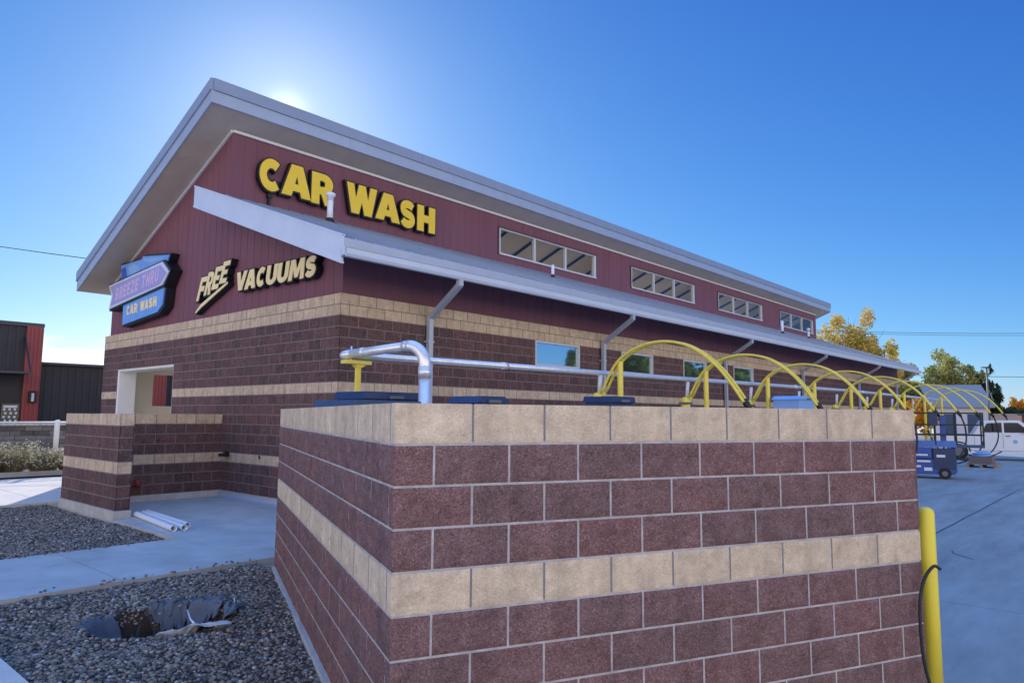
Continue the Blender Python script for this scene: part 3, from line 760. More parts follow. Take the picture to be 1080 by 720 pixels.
# roof vents
def vent(s_, t_, h, r, capr, mt, name='vent_pipe'):
    z = zr(t_); m = MB(); m.tube([(s_, t_, z-.05), (s_, t_, z+h)], r, 14); v = m.build(name, mt, bl)
    m = MB(); m.tube([(s_, t_, z), (s_, t_, z+.1)], [r*1.6, r*1.05], 14); m.build('vent_boot', M_RUB, v)
    if capr: m = MB(); m.tube([(s_, t_, z+h-.12), (s_, t_, z+h-.02), (s_, t_, z+h), (s_, t_, z+h+.06), (s_, t_, z+h+.09)], [r*1.02, r*1.1, capr, capr, capr*.5], 14); m.build('vent_cap', mt, v)
vent(2.25, 3.85, .66, .075, .12, M_PIPEW); vent(9.45, 2.57, .40, .05, 0, M_PIPEW); vent(25.4, 1.6, .6, .06, 0, M_PIPEW); vent(33.2, 3.1, .5, .06, .1, M_PIPEW)
m = MB(); m.box(1.02, 1.08, 4.60, 4.66, zr(4.5)-.02, 7.16); m.box(.99, 1.11, 4.58, 4.66, 7.02, 7.12); m.build('sign_conduit_box', M_BLACK, bl)
# hose tap and loose fittings in the alcove corner
m = MB(); m.tube([(-.005, 3.95, 1.0), (-.10, 3.95, 1.0), (-.13, 3.95, .95)], .03, 8); m.box(-.16, -.06, 3.8, 4.1, .93, .99); m.build('hose_tap', M_BLACK, bl)
m = MB(); m.box(-.022, -.003, 2.62, 2.66, .93, 1.0); m.build('wall_outlet', M_BLACK, bl)

# ---------------------------------------------------------------- alcove wall
al = thing('block_wall', 'low banded block wall around the recess left of the building', 'wall', 'B', (-2.85, 2.15, 0))
P_F = {'cap_blocks': MB(), 'band_blocks': MB(), 'red_blocks': MB()}
mb3 = lambda kd, k: P_F['cap_blocks'] if k == 0 else P_F['band_blocks'] if kd == 't' else P_F['red_blocks']
KA = 'trrrtrrr'; AT = zk(11); X0, X1, Y0, Y1 = -2.85, -2.62, 2.15, 4.95; YB0, YB1 = 4.3, 4.5
courses(mb3, lambda u, z, o: (X0-o, u, z), Y0, Y1, AT, KA, (BL/2, BL), rev=True, nocorner=(True, True))
courses(mb3, lambda u, z, o: (u, Y0-o, z), X0, X1, AT, KA, (BL, BL), nocorner=(True, True))
courses(mb3, lambda u, z, o: (X1+o, u, z), Y0, YB0, AT, KA, (BL/2, BL), nocorner=(True, True))
courses(mb3, lambda u, z, o: (u, YB0-o, z), X1, -.001, AT, KA, (BL, BL/2), nocorner=(False, False))
courses(mb3, lambda u, z, o: (u, YB1+o, z), X1, -.001, AT, KA, (BL, BL/2), rev=True)
courses(mb3, lambda u, z, o: (X1+o, u, z), YB1, Y1, AT, KA, (BL/2, BL))
courses(mb3, lambda u, z, o: (u, Y1+o, z), X0, X1, AT, KA, (BL, BL), rev=True, nocorner=(True, True))
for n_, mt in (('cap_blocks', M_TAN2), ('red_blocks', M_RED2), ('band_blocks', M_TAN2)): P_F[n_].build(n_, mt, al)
m = MB(); m.box(X0+.003, X1-.003, Y0+.003, Y1-.003, .15, AT-.004); m.box(X1-.003, -.004, YB0+.003, YB1-.003, .15, AT-.004); m.build('mortar', MATS['mortar_far'], al)
m = MB(); m.box(X0-.03, X1+.02, Y0-.02, Y1+.02, -.2, .198); m.box(X1+.02, -.034, YB0-.03, YB1+.02, -.2, .198); m.build('foundation', M_FOUND, al)

# loose things in the recess ---------------------------------------
PIPE_L = ('white plastic pipe lying on the slab, outer one beside the gravel', 'white plastic pipe lying on the slab, middle one of the bundle', 'white plastic pipe lying on the slab, inner one nearest the building')
for k, (xa, ya, xb, yb, r) in enumerate(((-2.50, 2.15, -2.73, .12, .046), (-2.37, 2.2, -2.59, .08, .046), (-2.28, 2.25, -2.44, .30, .046))):
    t = thing('plastic_pipe', PIPE_L[k], 'pipe', 'B', ((xa+xb)/2, (ya+yb)/2, .077), 'white pipes on the slab')
    m = MB(); z = .077+r; i0 = Vector((xa, ya, z)); i1 = Vector((xb, yb, z)); m.tube([i0, i1], r, 16, cap=False); d = (i0-i1).normalized()
    m.tube([i1, i1+d*.001, i1+d*.25], [r, r*.86, r*.86], 16, cap=False); m.build('pipe_wall', M_PIPEW, t)
    m = MB(); m.tube([i1+d*.2, i1+d*.21], r*.85, 16); m.tube([i0, i0+d*.004], r*.95, 16); m.build('dark_bore', M_BLACK, t)
m = MB(); m.prism([(-.20, .079), (-.05, .079), (-.05, .17), (-.065, .17), (-.08, .10), (-.20, .085)], 'y', .9, 4.1)
tagm(m.build('metal_flashing', mat('flashing_metal', (.42, .47, .55), .45), frame='B'), 'pale blue metal flashing lying along the foot of the shaded wall', 'flashing')
fl = bpy.data.objects['metal_flashing']
t = thing('red_pipe', 'short dull red pipe stub low on the alcove wall by the pillar', 'pipe', 'B', (-2.3, 4.2, .45)); m = MB(); m.tube([(-2.55, 4.22, .42), (-1.75, 4.22, .45)], .05, 10).build('pipe_body', mat('dull_red', (.28, .04, .04), .5), t)
m = MB(); m.tube([(-1.78, 4.22, .45), (-1.68, 4.22, .453)], .065, 10).build('pipe_collar', mat('dull_red', (.28, .04, .04), .5), t)

# ---------------------------------------------------------------- signs
def arc_(cx, cy, rx, ry, a0, a1, n=10):
    return [(cx+rx*cos(radians(a0+(a1-a0)*k/n)), cy+ry*sin(radians(a0+(a1-a0)*k/n))) for k in range(n+1)]
def stroke_(c, wd):
    L_, R2 = [], []
    for k, p in enumerate(c):
        a = c[max(k-1, 0)]; b = c[min(k+1, len(c)-1)]; dx, dy = b[0]-a[0], b[1]-a[1]; l = sqrt(dx*dx+dy*dy); w2 = wd/2
        L_.append((p[0]-dy/l*w2, p[1]+dx/l*w2)); R2.append((p[0]+dy/l*w2, p[1]-dx/l*w2))
    return R2+L_[::-1]
S_ = stroke_(arc_(.5, .70, .33, .155, 20, 180, 8)+arc_(.5, .70, .33, .19, 190, 265, 5)+arc_(.5, .31, .33, .18, 80, 0, 6)+arc_(.5, .31, .33, .17, -12, -165, 9), .29)
GL = {
 'H': ([(0, 0), (.36, 0), (.36, .36), (.64, .36), (.64, 0), (1, 0), (1, 1), (.64, 1), (.64, .64), (.36, .64), (.36, 1), (0, 1)],),
 'A': ([(0, 0), (.33, 0), (.38, .17), (.62, .17), (.67, 0), (1, 0), (.69, 1), (.31, 1)], [(.44, .40), (.5, .66), (.56, .40)]),
 'W': ([(.0, 1), (.17, 0), (.41, 0), (.5, .42), (.59, 0), (.83, 0), (1, 1), (.77, 1), (.70, .52), (.61, 1), (.39, 1), (.30, .52), (.23, 1)],),
 'V': ([(0, 1), (.33, 0), (.67, 0), (1, 1), (.67, 1), (.5, .42), (.33, 1)],),
 'R': ([(0, 0), (.36, 0), (.36, .33), (.44, .33), (.62, 0), (1, 0), (.76, .38)]+arc_(.55, .68, .42, .32, -55, 90, 9)+[(0, 1)], [(.36, .57), (.36, .77), (.50, .77), (.60, .73), (.60, .61), (.50, .57)]),
 'B': ([(0, 0)]+arc_(.55, .29, .45, .29, -90, 50, 7)+arc_(.55, .75, .38, .25, -40, 90, 7)+[(0, 1)], [(.34, .19), (.34, .38), (.55, .38), (.62, .28), (.55, .19)], [(.34, .61), (.34, .80), (.52, .80), (.58, .70), (.52, .61)]),
 'C': (stroke_(arc_(.52, .5, .35, .355, 48, 312, 22), .29),),
 'S': (S_,),
 'U': ([(0, 1)]+arc_(.5, .38, .5, .38, 180, 360, 14)+[(1, 1), (.66, 1)]+arc_(.5, .38, .16, .14, 0, -180, 8)+[(.34, 1)],),
 'M': ([(0, 0), (.24, 0), (.26, .55), (.40, .12), (.60, .12), (.74, .55), (.76, 0), (1, 0), (.94, 1), (.66, 1), (.5, .50), (.34, 1), (.06, 1)],),
 'F': ([(0, 0), (.36, 0), (.36, .38), (.85, .38), (.85, .62), (.36, .62), (.36, .76), (1, .76), (1, 1), (0, 1)],),
 'E': ([(0, 0), (1, 0), (1, .24), (.38, .24), (.38, .39), (.85, .39), (.85, .61), (.38, .61), (.38, .76), (1, .76), (1, 1), (0, 1)],),
 'Z': ([(0, 0), (1, 0), (1, .24), (.45, .24), (1, .78), (1, 1), (0, 1), (0, .76), (.52, .76), (0, .22)],),
 'T': ([(.33, 0), (.67, 0), (.67, .74), (1, .74), (1, 1), (0, 1), (0, .74), (.33, .74)],)}
def area_(p): return sum(a[0]*b[1]-b[0]*a[1] for a, b in zip(p, p[1:]+p[:1]))
def glyph(ch, off, ext):
    """heavy block letter in the unit square, outline grown by off"""
    cu = bpy.data.curves.new('g', 'CURVE'); cu.dimensions = '2D'; cu.fill_mode = 'BOTH'; cu.extrude = ext
    for n_, ring in enumerate(GL[ch]):
        if (area_(ring) > 0) == (n_ > 0): ring = ring[::-1]
        # grow by mitred offset
        out = []
        if off:
            n = len(ring)
            for k in range(n):
                p0, p1, p2 = ring[k-1], ring[k], ring[(k+1) % n]
                d1 = Vector((p1[0]-p0[0], p1[1]-p0[1])).normalized(); d2 = Vector((p2[0]-p1[0], p2[1]-p1[1])).normalized()
                n1 = Vector((d1.y, -d1.x)); n2 = Vector((d2.y, -d2.x)); b_ = n1+n2; q = max(.45, 1+n1.dot(n2))
                out.append((p1[0]+b_.x*off/q, p1[1]+b_.y*off/q))
            if n_ > 0 and abs(area_(out)) < .02: continue
            if n_ > 0 and area_(out)*area_(ring) < 0: continue
        else: out = ring
        sp_ = cu.splines.new('POLY'); sp_.points.add(len(out)-1); sp_.use_cyclic_u = True
        for k, (a, b) in enumerate(out): sp_.points[k].co = (a, b, 0, 1)
    ob = bpy.data.objects.new('g', cu); COL.objects.link(ob)
    dg = bpy.context.evaluated_depsgraph_get(); me = bpy.data.meshes.new_from_object(ob.evaluated_get(dg))
    vs = [v.co.copy() for v in me.vertices]; fs = [list(p.vertices) for p in me.polygons]
    bpy.data.objects.remove(ob); bpy.data.curves.remove(cu); bpy.data.meshes.remove(me)
    return vs, fs
def letter(ch, x0, x1, y0, y1, off, d0, d1, P, grow=0., shear=0., ref=None):
    """glyph fitted to the box x0..x1, y0..y1; depth runs d0..d1; P maps (x, y, depth)"""
    ax, bx, ay, by = 0, 1, 0, 1
    vs, fs = glyph(ch, off, .5)
    mb = MB()
    for v in vs:
        fx = (v.x-ax)/(bx-ax); fy = (v.y-ay)/(by-ay)
        x = x0+(x1-x0)*fx; y = y0+(y1-y0)*fy; x += shear*(y-(y0+y1)/2)
        mb.v.append(tuple(P(x, y, d0+(d1-d0)*(v.z+.5))))
    mb.f = fs; mb.sm = [False]*len(fs); return mb
# CAR WASH on the clerestory
sg = thing('wall_sign', 'yellow CAR WASH letters with black edges on the upper maroon wall', 'sign', 'B', (3.4, TC-.02, 7.17))
Pf = lambda x, y, d: (x, TC-d, y)
for ch, a, b, z0, z1 in (('C', .70, 1.33, 7.16, 7.96), ('A', 1.30, 2.12, 7.18, 7.98), ('R', 2.13, 2.78, 7.15, 7.96), ('W', 3.18, 4.17, 7.16, 7.96), ('A', 4.13, 4.98, 7.18, 7.95), ('S', 4.98, 5.54, 7.13, 7.93), ('H', 5.62, 6.31, 7.15, 7.91)):
    lt = letter(ch, a, b, z0, z1, 0, .162, .172, Pf).build('letter', M_SIGNY, sg)
    letter(ch, a, b, z0, z1, .05, .03, .16, Pf).build('black_return', M_BLACK, lt)
m = MB(); m.box(.7, 2.7, TC-.026, TC-.003, 7.4, 7.5); m.box(3.3, 6.2, TC-.026, TC-.003, 7.4, 7.5); m.build('mounting_rail', M_BLACK, sg)
# FREE / VACUUMS on the gable
Pg = lambda x, y, d: (RC-d, -x, y)       # x runs to the right as seen from outside
sg = thing('wall_sign', 'cream slanted FREE lettering with underline swoosh on the maroon gable', 'sign', 'B', (RC, 4.95, 4.3))
base = lambda x: 4.36+.26*(x+5.72)
for k, ch in enumerate('FREE'):
    a = -5.66+.365*k; b_ = a+.33; z0 = base(a+.15)+.05; z1 = z0+.56-.02*k
    lt = letter(ch, a, b_, z0, z1, -.015, .16, .172, Pg, shear=.42).build('letter', M_SIGNC, sg)
    letter(ch, a, b_, z0, z1, .05, .02, .158, Pg, shear=.42).build('black_return', M_BLACK, lt)
def ribbon(pts, d0, d1, grow):
    mb = MB(); up_ = [(x, z+w+grow) for x, z, w in pts]; dn = [(x, z-w-grow) for x, z, w in pts]
    poly = up_+dn[::-1]; n = len(pts)
    for i in range(n-1):
        q = [up_[i], up_[i+1], dn[i+1], dn[i]]
        j = len(mb.v)
        for d in (d0, d1):
            for x, z in q: mb.v.append(tuple(Pg(x, z, d)))
        for f in ((0, 1, 2, 3), (7, 6, 5, 4), (0, 4, 5, 1), (3, 2, 6, 7), (0, 3, 7, 4), (1, 5, 6, 2)): mb.f.append([j+k for k in f]); mb.sm.append(False)
    return mb
swp = [(-5.78, 4.20, .02), (-5.5, 4.34, .045), (-5.1, 4.47, .04), (-4.7, 4.60, .035), (-4.25, 4.74, .025)]
u_ = ribbon(swp, .16, .172, 0).build('underline', M_SIGNC, sg); ribbon(swp, .02, .158, .02).build('black_return', M_BLACK, u_)
sg = thing('wall_sign', 'cream VACUUMS lettering with black edges on the maroon gable', 'sign', 'B', (RC, 2.3, 4.4))
x = -3.86
for k, (ch, wd) in enumerate(zip('VACUUMS', (.46, .46, .38, .42, .42, .56, .38))):
    z0 = 4.50-.008*k; z1 = z0+.41; gap = -.05 if k == 0 else .02
    lt = letter(ch, x, x+wd, z0, z1, 0, .16, .172, Pg, shear=.18).build('letter', M_SIGNC, sg)
    letter(ch, x, x+wd, z0, z1, .06, .02, .158, Pg, shear=.18).build('black_return', M_BLACK, lt)
    x += wd+gap
# arrow shaped logo sign
sg = thing('wall_sign', 'blue and lilac arrow shaped BREEZE THRU CAR WASH sign at the left of the gable', 'sign', 'B', (RC, 9.1, 4.3))
def panel(name, pts, d0, d1, mt, parent=None, ret=None):
    mb = MB(); n = len(pts)
    mb.poly([Pg(x, z, d1) for x, z in pts]); mb.poly([Pg(x, z, d0) for x, z in pts][::-1])
    for k in range(n):
        a, b_ = pts[k], pts[(k+1) % n]; mb.poly([Pg(*a, d0), Pg(*b_, d0), Pg(*b_, d1), Pg(*a, d1)])
    return mb.build(name, mt, parent or sg, fixn=True)
def inset(pts, k):
    cx = sum(p[0] for p in pts)/len(pts); cz = sum(p[1] for p in pts)/len(pts)
    return [(cx+(x-cx)*(1-k*.35), cz+(z-cz)*(1-k)) for x, z in pts]
Hh = H
arrow = [(-11.05, 3.60+Hh), (-10.78, 3.27+Hh), (-10.94, 2.92+Hh), (-7.37, 3.20+Hh), (-7.02, 3.50+Hh), (-7.44, 3.80+Hh)]
M_LIL = mat('sign_lilac', (.36, .33, .64), .45, var=.05); M_PURP = mat('sign_purple', (.30, .27, .66), .45); M_SBL = mat('sign_blue', (.16, .36, .80), .45, var=.12, vscale=3); M_PINK = mat('sign_pink', (.60, .46, .72), .45)
panel('black_return', [(x*1.004-.01 if x < -9 else x+.05, z+(-.05 if z < 3.4+Hh else .05)) for x, z in arrow], .02, .30, M_BLACK)
ap = panel('arrow_panel', arrow, .302, .33, mat('sign_silver', (.62, .66, .80), .4)); panel('arrow_face', inset(arrow, .18), .332, .336, M_LIL, ap)
top_ = [(-10.45, 4.12+Hh), (-9.0, 4.09+Hh), (-8.9, 4.16+Hh), (-7.25, 3.96+Hh), (-7.4, 3.72+Hh), (-10.3, 3.5+Hh)]
panel('black_return', [(x-.06 if x < -9 else x+.06, z+.05) for x, z in top_], .02, .22, M_BLACK)
tp = panel('top_panel', top_, .222, .25, M_SBL)
panel('wave_shape', [(-10.38, 4.0+Hh), (-10.1, 4.04+Hh), (-9.95, 3.75+Hh), (-10.1, 3.55+Hh), (-10.3, 3.6+Hh)], .252, .256, mat('sign_deep_blue', (.03, .10, .50), .4), tp)
panel('wave_shape', [(-9.9, 3.98+Hh), (-9.5, 4.04+Hh), (-9.0, 3.86+Hh), (-9.2, 3.75+Hh), (-9.6, 3.72+Hh)], .252, .256, M_LBLUE, tp)
panel('wave_shape', [(-8.9, 4.08+Hh), (-8.2, 4.02+Hh), (-7.5, 3.91+Hh), (-8.2, 3.9+Hh), (-8.7, 3.97+Hh)], .252, .256, M_LBLUE, tp)
low = [(-10.05, 3.00+Hh), (-10.02, 2.40+Hh), (-7.75, 2.55+Hh), (-7.45, 2.72+Hh), (-7.38, 3.14+Hh)]
panel('black_return', [(x-.05 if x < -9 else x+.07, z-.05 if z < 2.9+Hh else z) for x, z in low], .02, .24, M_BLACK)
lp = panel('lower_panel', low, .242, .27, M_SBL)
x = -10.45
for k, ch in enumerate('BREEZE THRU'):
    z0 = 3.10+Hh+(x+10.45)*.078; wd = .235
    if ch == ' ': x += .16; continue
    letter(ch, x, x+wd, z0, z0+.36, 0, .337, .345, Pg, shear=.15).build('lettering', M_PINK if k < 6 else M_PINK, ap); x += wd+.04
x = -9.75
for ch in 'CAR WASH':
    z0 = 2.64+Hh+(x+9.75)*.04
    if ch == ' ': x += .16; continue
    wd = .27 if ch == 'W' else .22; letter(ch, x, x+wd, z0, z0+.26, 0, .272, .28, Pg).build('lettering', M_SIGNC, lp); x += wd+.035

# ---------------------------------------------------------------- vacuum pipework
vp = thing('vacuum_pipe', 'silver overhead pipe with big elbow running along the vacuum bays', 'pipe', 'B', (-1.3, -3.83, 0))
zh = lambda s_: 2.66+.0085*(s_+1.6) if s_ < 20 else 2.66+.0085*21.6
Z1 = 2.76
rz = .27
el = [(-1.302, -3.838, 0), (-1.302, -3.838, 1.2), (-1.302, -3.838, Z1-rz-.10)]
m = MB(); m.tube(el, .078, 20).build('riser', M_GALV, vp)
d_ = Vector((-.33, 1.1, -.035)).normalized()
arc = [Vector((-1.302, -3.838, Z1-rz-.10))]
for k in range(0, 10):
    a = k/9*pi/2; arc.append(Vector((-1.302, -3.838, Z1-rz))+Vector((0, 0, rz))*sin(a)+d_*rz*(1-cos(a)))
m = MB(); m.tube(arc, .080, 20).build('elbow', M_GALV, vp)
p1 = arc[-1]; p2 = Vector((-1.67, -2.72, zh(-1.6)+.01))
m = MB(); m.tube([p1, p2], .062, 18).build('cross_pipe', M_GALV, vp)
pe = p2-(p2-p1).normalized()*.22
for qa, qb, qr in ((p1-d_*.04, p1+d_*.07, .074), (Vector((-1.302, -3.838, Z1-rz-.17)), Vector((-1.302, -3.838, Z1-rz-.02)), .087), (pe, pe+(p2-p1).normalized()*.06, .07)):
    m = MB(); m.tube([qa, qb], qr, 20); m.build('coupling', M_GALV, vp)
m = MB(); m.tube([p2, p2+(p2-p1).normalized()*.12, p2+(p2-p1).normalized()*.17], [.062, .06, .035], 18); m.build('end_cap', M_GALV, vp)
m = MB(); m.tube([(s_, -2.7, zh(s_)) for s_ in (-1.62, 4, 12, 20, 30, 38)], .050, 14).build('long_pipe', M_GALV, vp)
for s_ in (1.5, 8.5, 15, 22, 29, 36): m = MB(); m.tube([(s_-.06, -2.7, zh(s_)), (s_+.06, -2.7, zh(s_))], .06, 14); m.build('coupling', M_GALV, vp)
m = MB(); m.box(-1.57, -1.51, -2.74, -2.68, .08, 2.53); pst = m.build('support_post', M_YEL, vp)
m = MB(); m.box(-1.78, -1.36, -2.78, -2.64, 2.535, 2.585); m.build('saddle_plate', M_YEL, pst)
m = MB(); m.prism([(-1.62, 2.533), (-1.58, 2.49), (-1.50, 2.49), (-1.42, 2.533)], 'y', -2.75, -2.67); m.build('gusset', M_YEL, pst)
m = MB(); m.tube([(-1.66, -2.71, 2.55), (-1.66, -2.71, 2.78)], .012, 6); m.build('u_bolt', M_GALV, pst)

# ---------------------------------------------------------------- vacuum arches
ARC = spline([(0, -2.74, 2.30), (0, -3.12, 2.90), (0, -3.62, 3.18), (0, -4.17, 3.25), (0, -4.70, 3.12), (0, -5.18, 2.78), (0, -5.50, 2.40), (0, -5.70, 2.10)], 6)
def vac_arch(lab):
    t = thing('vacuum_arch', lab, 'vacuum', 'B', (0, 0, 0), 'yellow vacuum hose arches behind the block wall')
    m = MB(); m.cyl((0, -3.15), .058, 0, 2.93, 16, dome=True); ps = m.build('post', M_YEL, t)
    m = MB(); m.box(-.14, .14, -3.29, -3.01, 0, .015); m.build('base_plate', M_YEL, ps)
    for sx_ in (-.075, .075):
        m = MB(); m.tube([(p.x+sx_, p.y, p.z) for p in ARC], .027, 10); m.build('arch_tube', M_YEL, t)
    for k in (10, 18, 27, 38): p = ARC[k]; m = MB(); m.bar((p.x-.075, p.y, p.z), (p.x+.075, p.y, p.z), .03); m.build('cross_tie', M_YEL, t)
    e = ARC[-1]; dd = (ARC[-1]-ARC[-2]).normalized()
    m = MB(); m.tube([e-dd*.05, e+dd*.03, e+dd*.20], [.055, .06, .045], 12); m.build('hose_cuff', M_RUB, t)
    q = e+dd*.2
    hs = spline([q, (.0, -5.92, 1.5), (-.05, -5.9, .9), (-.25, -5.6, .35), (-.45, -5.0, .06), (-.3, -4.3, .10), (-.12, -3.6, .55), (-.08, -3.30, 1.1)], 7)
    m = MB(); m.tube(hs, .028, 8); m.build('hose', M_RUB, t)
    m = MB(); m.tube([(-.08, -3.30, 1.08), (-.08, -3.26, 1.32)], [.03, .05], 10); m.build('nozzle', M_RUB, t)
    m = MB(); m.box(-.12, .02, -3.34, -3.2, 1.0, 1.06); m.build('nozzle_holder', M_YEL, t)
    m = MB(); m.cyl((-.02, -2.62), .11, 1.35, 2.32, 18, dome=True); cn = m.build('canister', M_YEL, t)
    m = MB(); m.cyl((-.02, -2.62), .04, 0, 1.36, 10); m.build('canister_leg', M_YEL, cn)
    m = MB(); m.box(-.15, .13, -2.73, -2.51, 2.14, 2.19); m.build('band_clamp', M_STEEL, cn)
    m = MB(); m.tube([(-.02, -2.66, 2.30), (-.02, -2.69, 2.68)], .042, 12); m.build('white_drop_pipe', M_PIPEW, t)
    m = MB(); m.tube([(0, -2.62, 2.25), (0, -2.76, 2.30)], .05, 10); m.build('yoke', M_YEL, t)
    return t
ORD = ['nearest, left end of the row', 'second from the near end', 'third from the near end', 'fourth from the near end', 'middle of the row of nine', 'sixth from the near end', 'seventh from the near end', 'eighth from the near end', 'farthest, by the white pickup truck']
proto = vac_arch('x')
for k in range(9):
    o = proto if k == 0 else copy_tree(proto)
    o['label'] = 'yellow double tube vacuum arch with black hose, '+ORD[k]
    o.location = to_world('B', (4.4+3.655*k, 0, 0))

# ---------------------------------------------------------------- blue cabinets behind the wall
def cabinet(s_, t_, w_, d_, z_, mt, lid, lab, ang=0, cat='cabinet', grp='blue cabinets behind the block wall', slope=0):
    t = thing('equipment_cabinet', lab, cat, 'B', (s_, t_, 0), grp)
    m = MB(); m.box(s_-w_/2, s_+w_/2, t_-d_/2, t_+d_/2, .1, z_-.10); b_ = m.build('cabinet_body', mt, t, bevel=.01)
    m = MB(); m.prism([(s_-w_/2-.04, z_-.10), (s_+w_/2+.04, z_-.10), (s_+w_/2-slope, z_), (s_-w_/2+slope, z_)], 'y', t_-d_/2-.04, t_+d_/2+.04); m.build('lid', lid, t, bevel=.008)
    m = MB(); m.box(s_-.12, s_+.12, t_-d_/2-.07, t_-d_/2-.041, z_-.09, z_-.05); m.build('handle', M_STEEL, t)
    for a in (-1, 1):
        for c in (-1, 1):
            m = MB(); m.box(s_+a*(w_/2-.08)-.04, s_+a*(w_/2-.08)+.04, t_+c*(d_/2-.08)-.04, t_+c*(d_/2-.08)+.04, .0, .1); m.build('foot', M_STEEL, t)
    return t
cabinet(-2.35, -4.05, .95, .7, 2.00, M_MBLUE, M_MBLUE, 'blue cabinet farthest left behind the foreground wall')
cabinet(-1.45, -3.1, .95, .6, 2.14, M_MBLUE, M_DBLUE, 'blue cabinet behind the yellow pipe support post')
cabinet(-.45, -4.0, .62, .5, 2.10, M_DBLUE, M_DBLUE, 'dark blue cabinet just right of the silver riser pipe', slope=.08)
cabinet(2.3, -4.3, .62, .5, 2.16, M_DBLUE, M_DBLUE, 'navy cabinet under the first yellow vacuum arch')
cabinet(12.1, -3.7, 1.1, .7, 2.42, M_LBLUE, M_LBLUE, 'pale blue cabinet with sloping lid beneath the second arch end', slope=.15)

# ---------------------------------------------------------------- bollard and cable (frame W)
BX, BY = 2.897, 5.05
bo = thing('bollard', 'yellow steel bollard at the right end of the foreground block wall', 'bollard', 'W', (BX, BY, 0))
m = MB(); pts = [(BX, BY, -.02), (BX, BY, .6), (BX, BY, 1.185)]; rr = [.053]*3
for a in (20, 40, 60, 75, 88): pts.append((BX, BY, 1.185+.045*sin(radians(a)))); rr.append(.053*cos(radians(a)) if a < 88 else .002)
m.tube(pts, rr, 28).build('post_sleeve', M_YELB, bo)
m = MB(); m.cyl((BX, BY), .11, -.01, .012, 24).build('concrete_collar', M_CONC, bo)
cb = MB(); cb.tube(spline([(2.873, 4.87, .842), (2.83, 4.87, .862), (2.772, 4.87, .798), (2.728, 4.86, .688), (2.708, 4.85, .535), (2.712, 4.84, .293), (2.75, 4.83, .10), (2.82, 4.80, .012), (2.95, 4.6, .012), (3.0, 4.2, .012)], 8), .0105, 10)
tagm(cb.build('black_cable', M_RUB, frame='W'), 'black cable end curling up in front of the yellow bollard', 'cable')

# ---------------------------------------------------------------- scissor lift
FR['L'] = (Vector((12.15, 22.75, 0)), radians(-29))
lf = thing('scissor_lift', 'blue scissor lift with black railed platform parked past the wall end', 'lift', 'L', (0, 0, 0))
M_LIFT = mat('lift_blue', (.025, .085, .34), .4, var=.15, vscale=3, dirt=.3, dcol=(.05, .06, .10), dscale=4)
m = MB(); m.prism([(.05, .14), (1.6, .14), (1.68, .24), (1.68, .60), (-.02, .60), (-.02, .24)], 'y', 0, .8); m.build('chassis', M_LIFT, lf, bevel=.02)
for a in (.3, 1.35):
    for c in (.0, .8):
        m = MB(); m.tube([(a, c-.06, .17), (a, c+.06, .17)], .17, 20); wh = m.build('wheel', M_TYRE, lf)
        m = MB(); m.tube([(a, c-.065, .17), (a, c+.065, .17)], .08, 14); m.build('rim', M_STEEL, wh)
m = MB(); m.box(.05, 1.6, .08, .72, .60, .66)
for k in range(3):
    for c in (.1, .7): m.bar((.1, c, .68+.08*k), (1.55, c, .74+.08*k), .05, .05)
m.build('scissor_stack', M_DBLUE, lf)
m = MB(); m.box(.0, 1.02, -.03, .0, .62, .96); m.build('side_cover', M_LIFT, lf, bevel=.01)
m = MB(); m.box(1.06, 1.66, -.02, .0, .30, .94); m.build('side_cover', M_DBLUE, lf, bevel=.01)
m = MB(); m.box(-.05, 2.42, 0, .8, .97, 1.04); m.build('platform', M_MBLUE, lf)
m = MB(); m.box(-.05, 1.7, -.02, .0, .97, 1.17); m.build('toe_board', mat('lift_blue_light', (.06, .17, .50), .4, var=.15, vscale=5), lf)
for x in (-.03, .55, 1.15, 1.7, 2.4):
    for c in (.0, .8): m = MB(); m.bar((x, c, 1.04), (x, c, 2.02), .042); m.build('rail_post', M_RUB, lf)
for z in (1.35, 1.66, 2.02):
    for c in (.0, .8): m = MB(); m.bar((-.05, c, z), (2.42, c, z), .04); m.build('guard_rail', M_RUB, lf)
    for x in (-.03, 2.4): m = MB(); m.bar((x, 0, z), (x, .8, z), .04); m.build('guard_rail', M_RUB, lf)
m = MB(); m.box(.98, 1.22, -.12, -.02, 1.62, 2.0); m.build('control_box', M_DBLUE, lf, bevel=.015)
m = MB(); m.box(1.30, 1.44, .1, .7, 1.04, 1.95); m.build('tool_rack', M_LIFT, lf)
m = MB(); m.tube([(.3, .2, 1.04), (.3, .2, 1.5), (.3, .2, 1.52)], [.16, .14, .02], 14); m.build('pressure_tank', M_LBLUE, lf)
for a, b_, z0, z1, yy in ((.62, .98, .50, .56, -.004), (.60, .72, .34, .40, -.004), (.80, 1.02, .24, .34, -.004), (.60, .92, .70, .75, -.034), (1.15, 1.38, .66, .74, -.024)):
    m = MB(); m.box(a, b_, yy, yy+.003, z0, z1); m.build('white_decal', M_WHITE, lf)
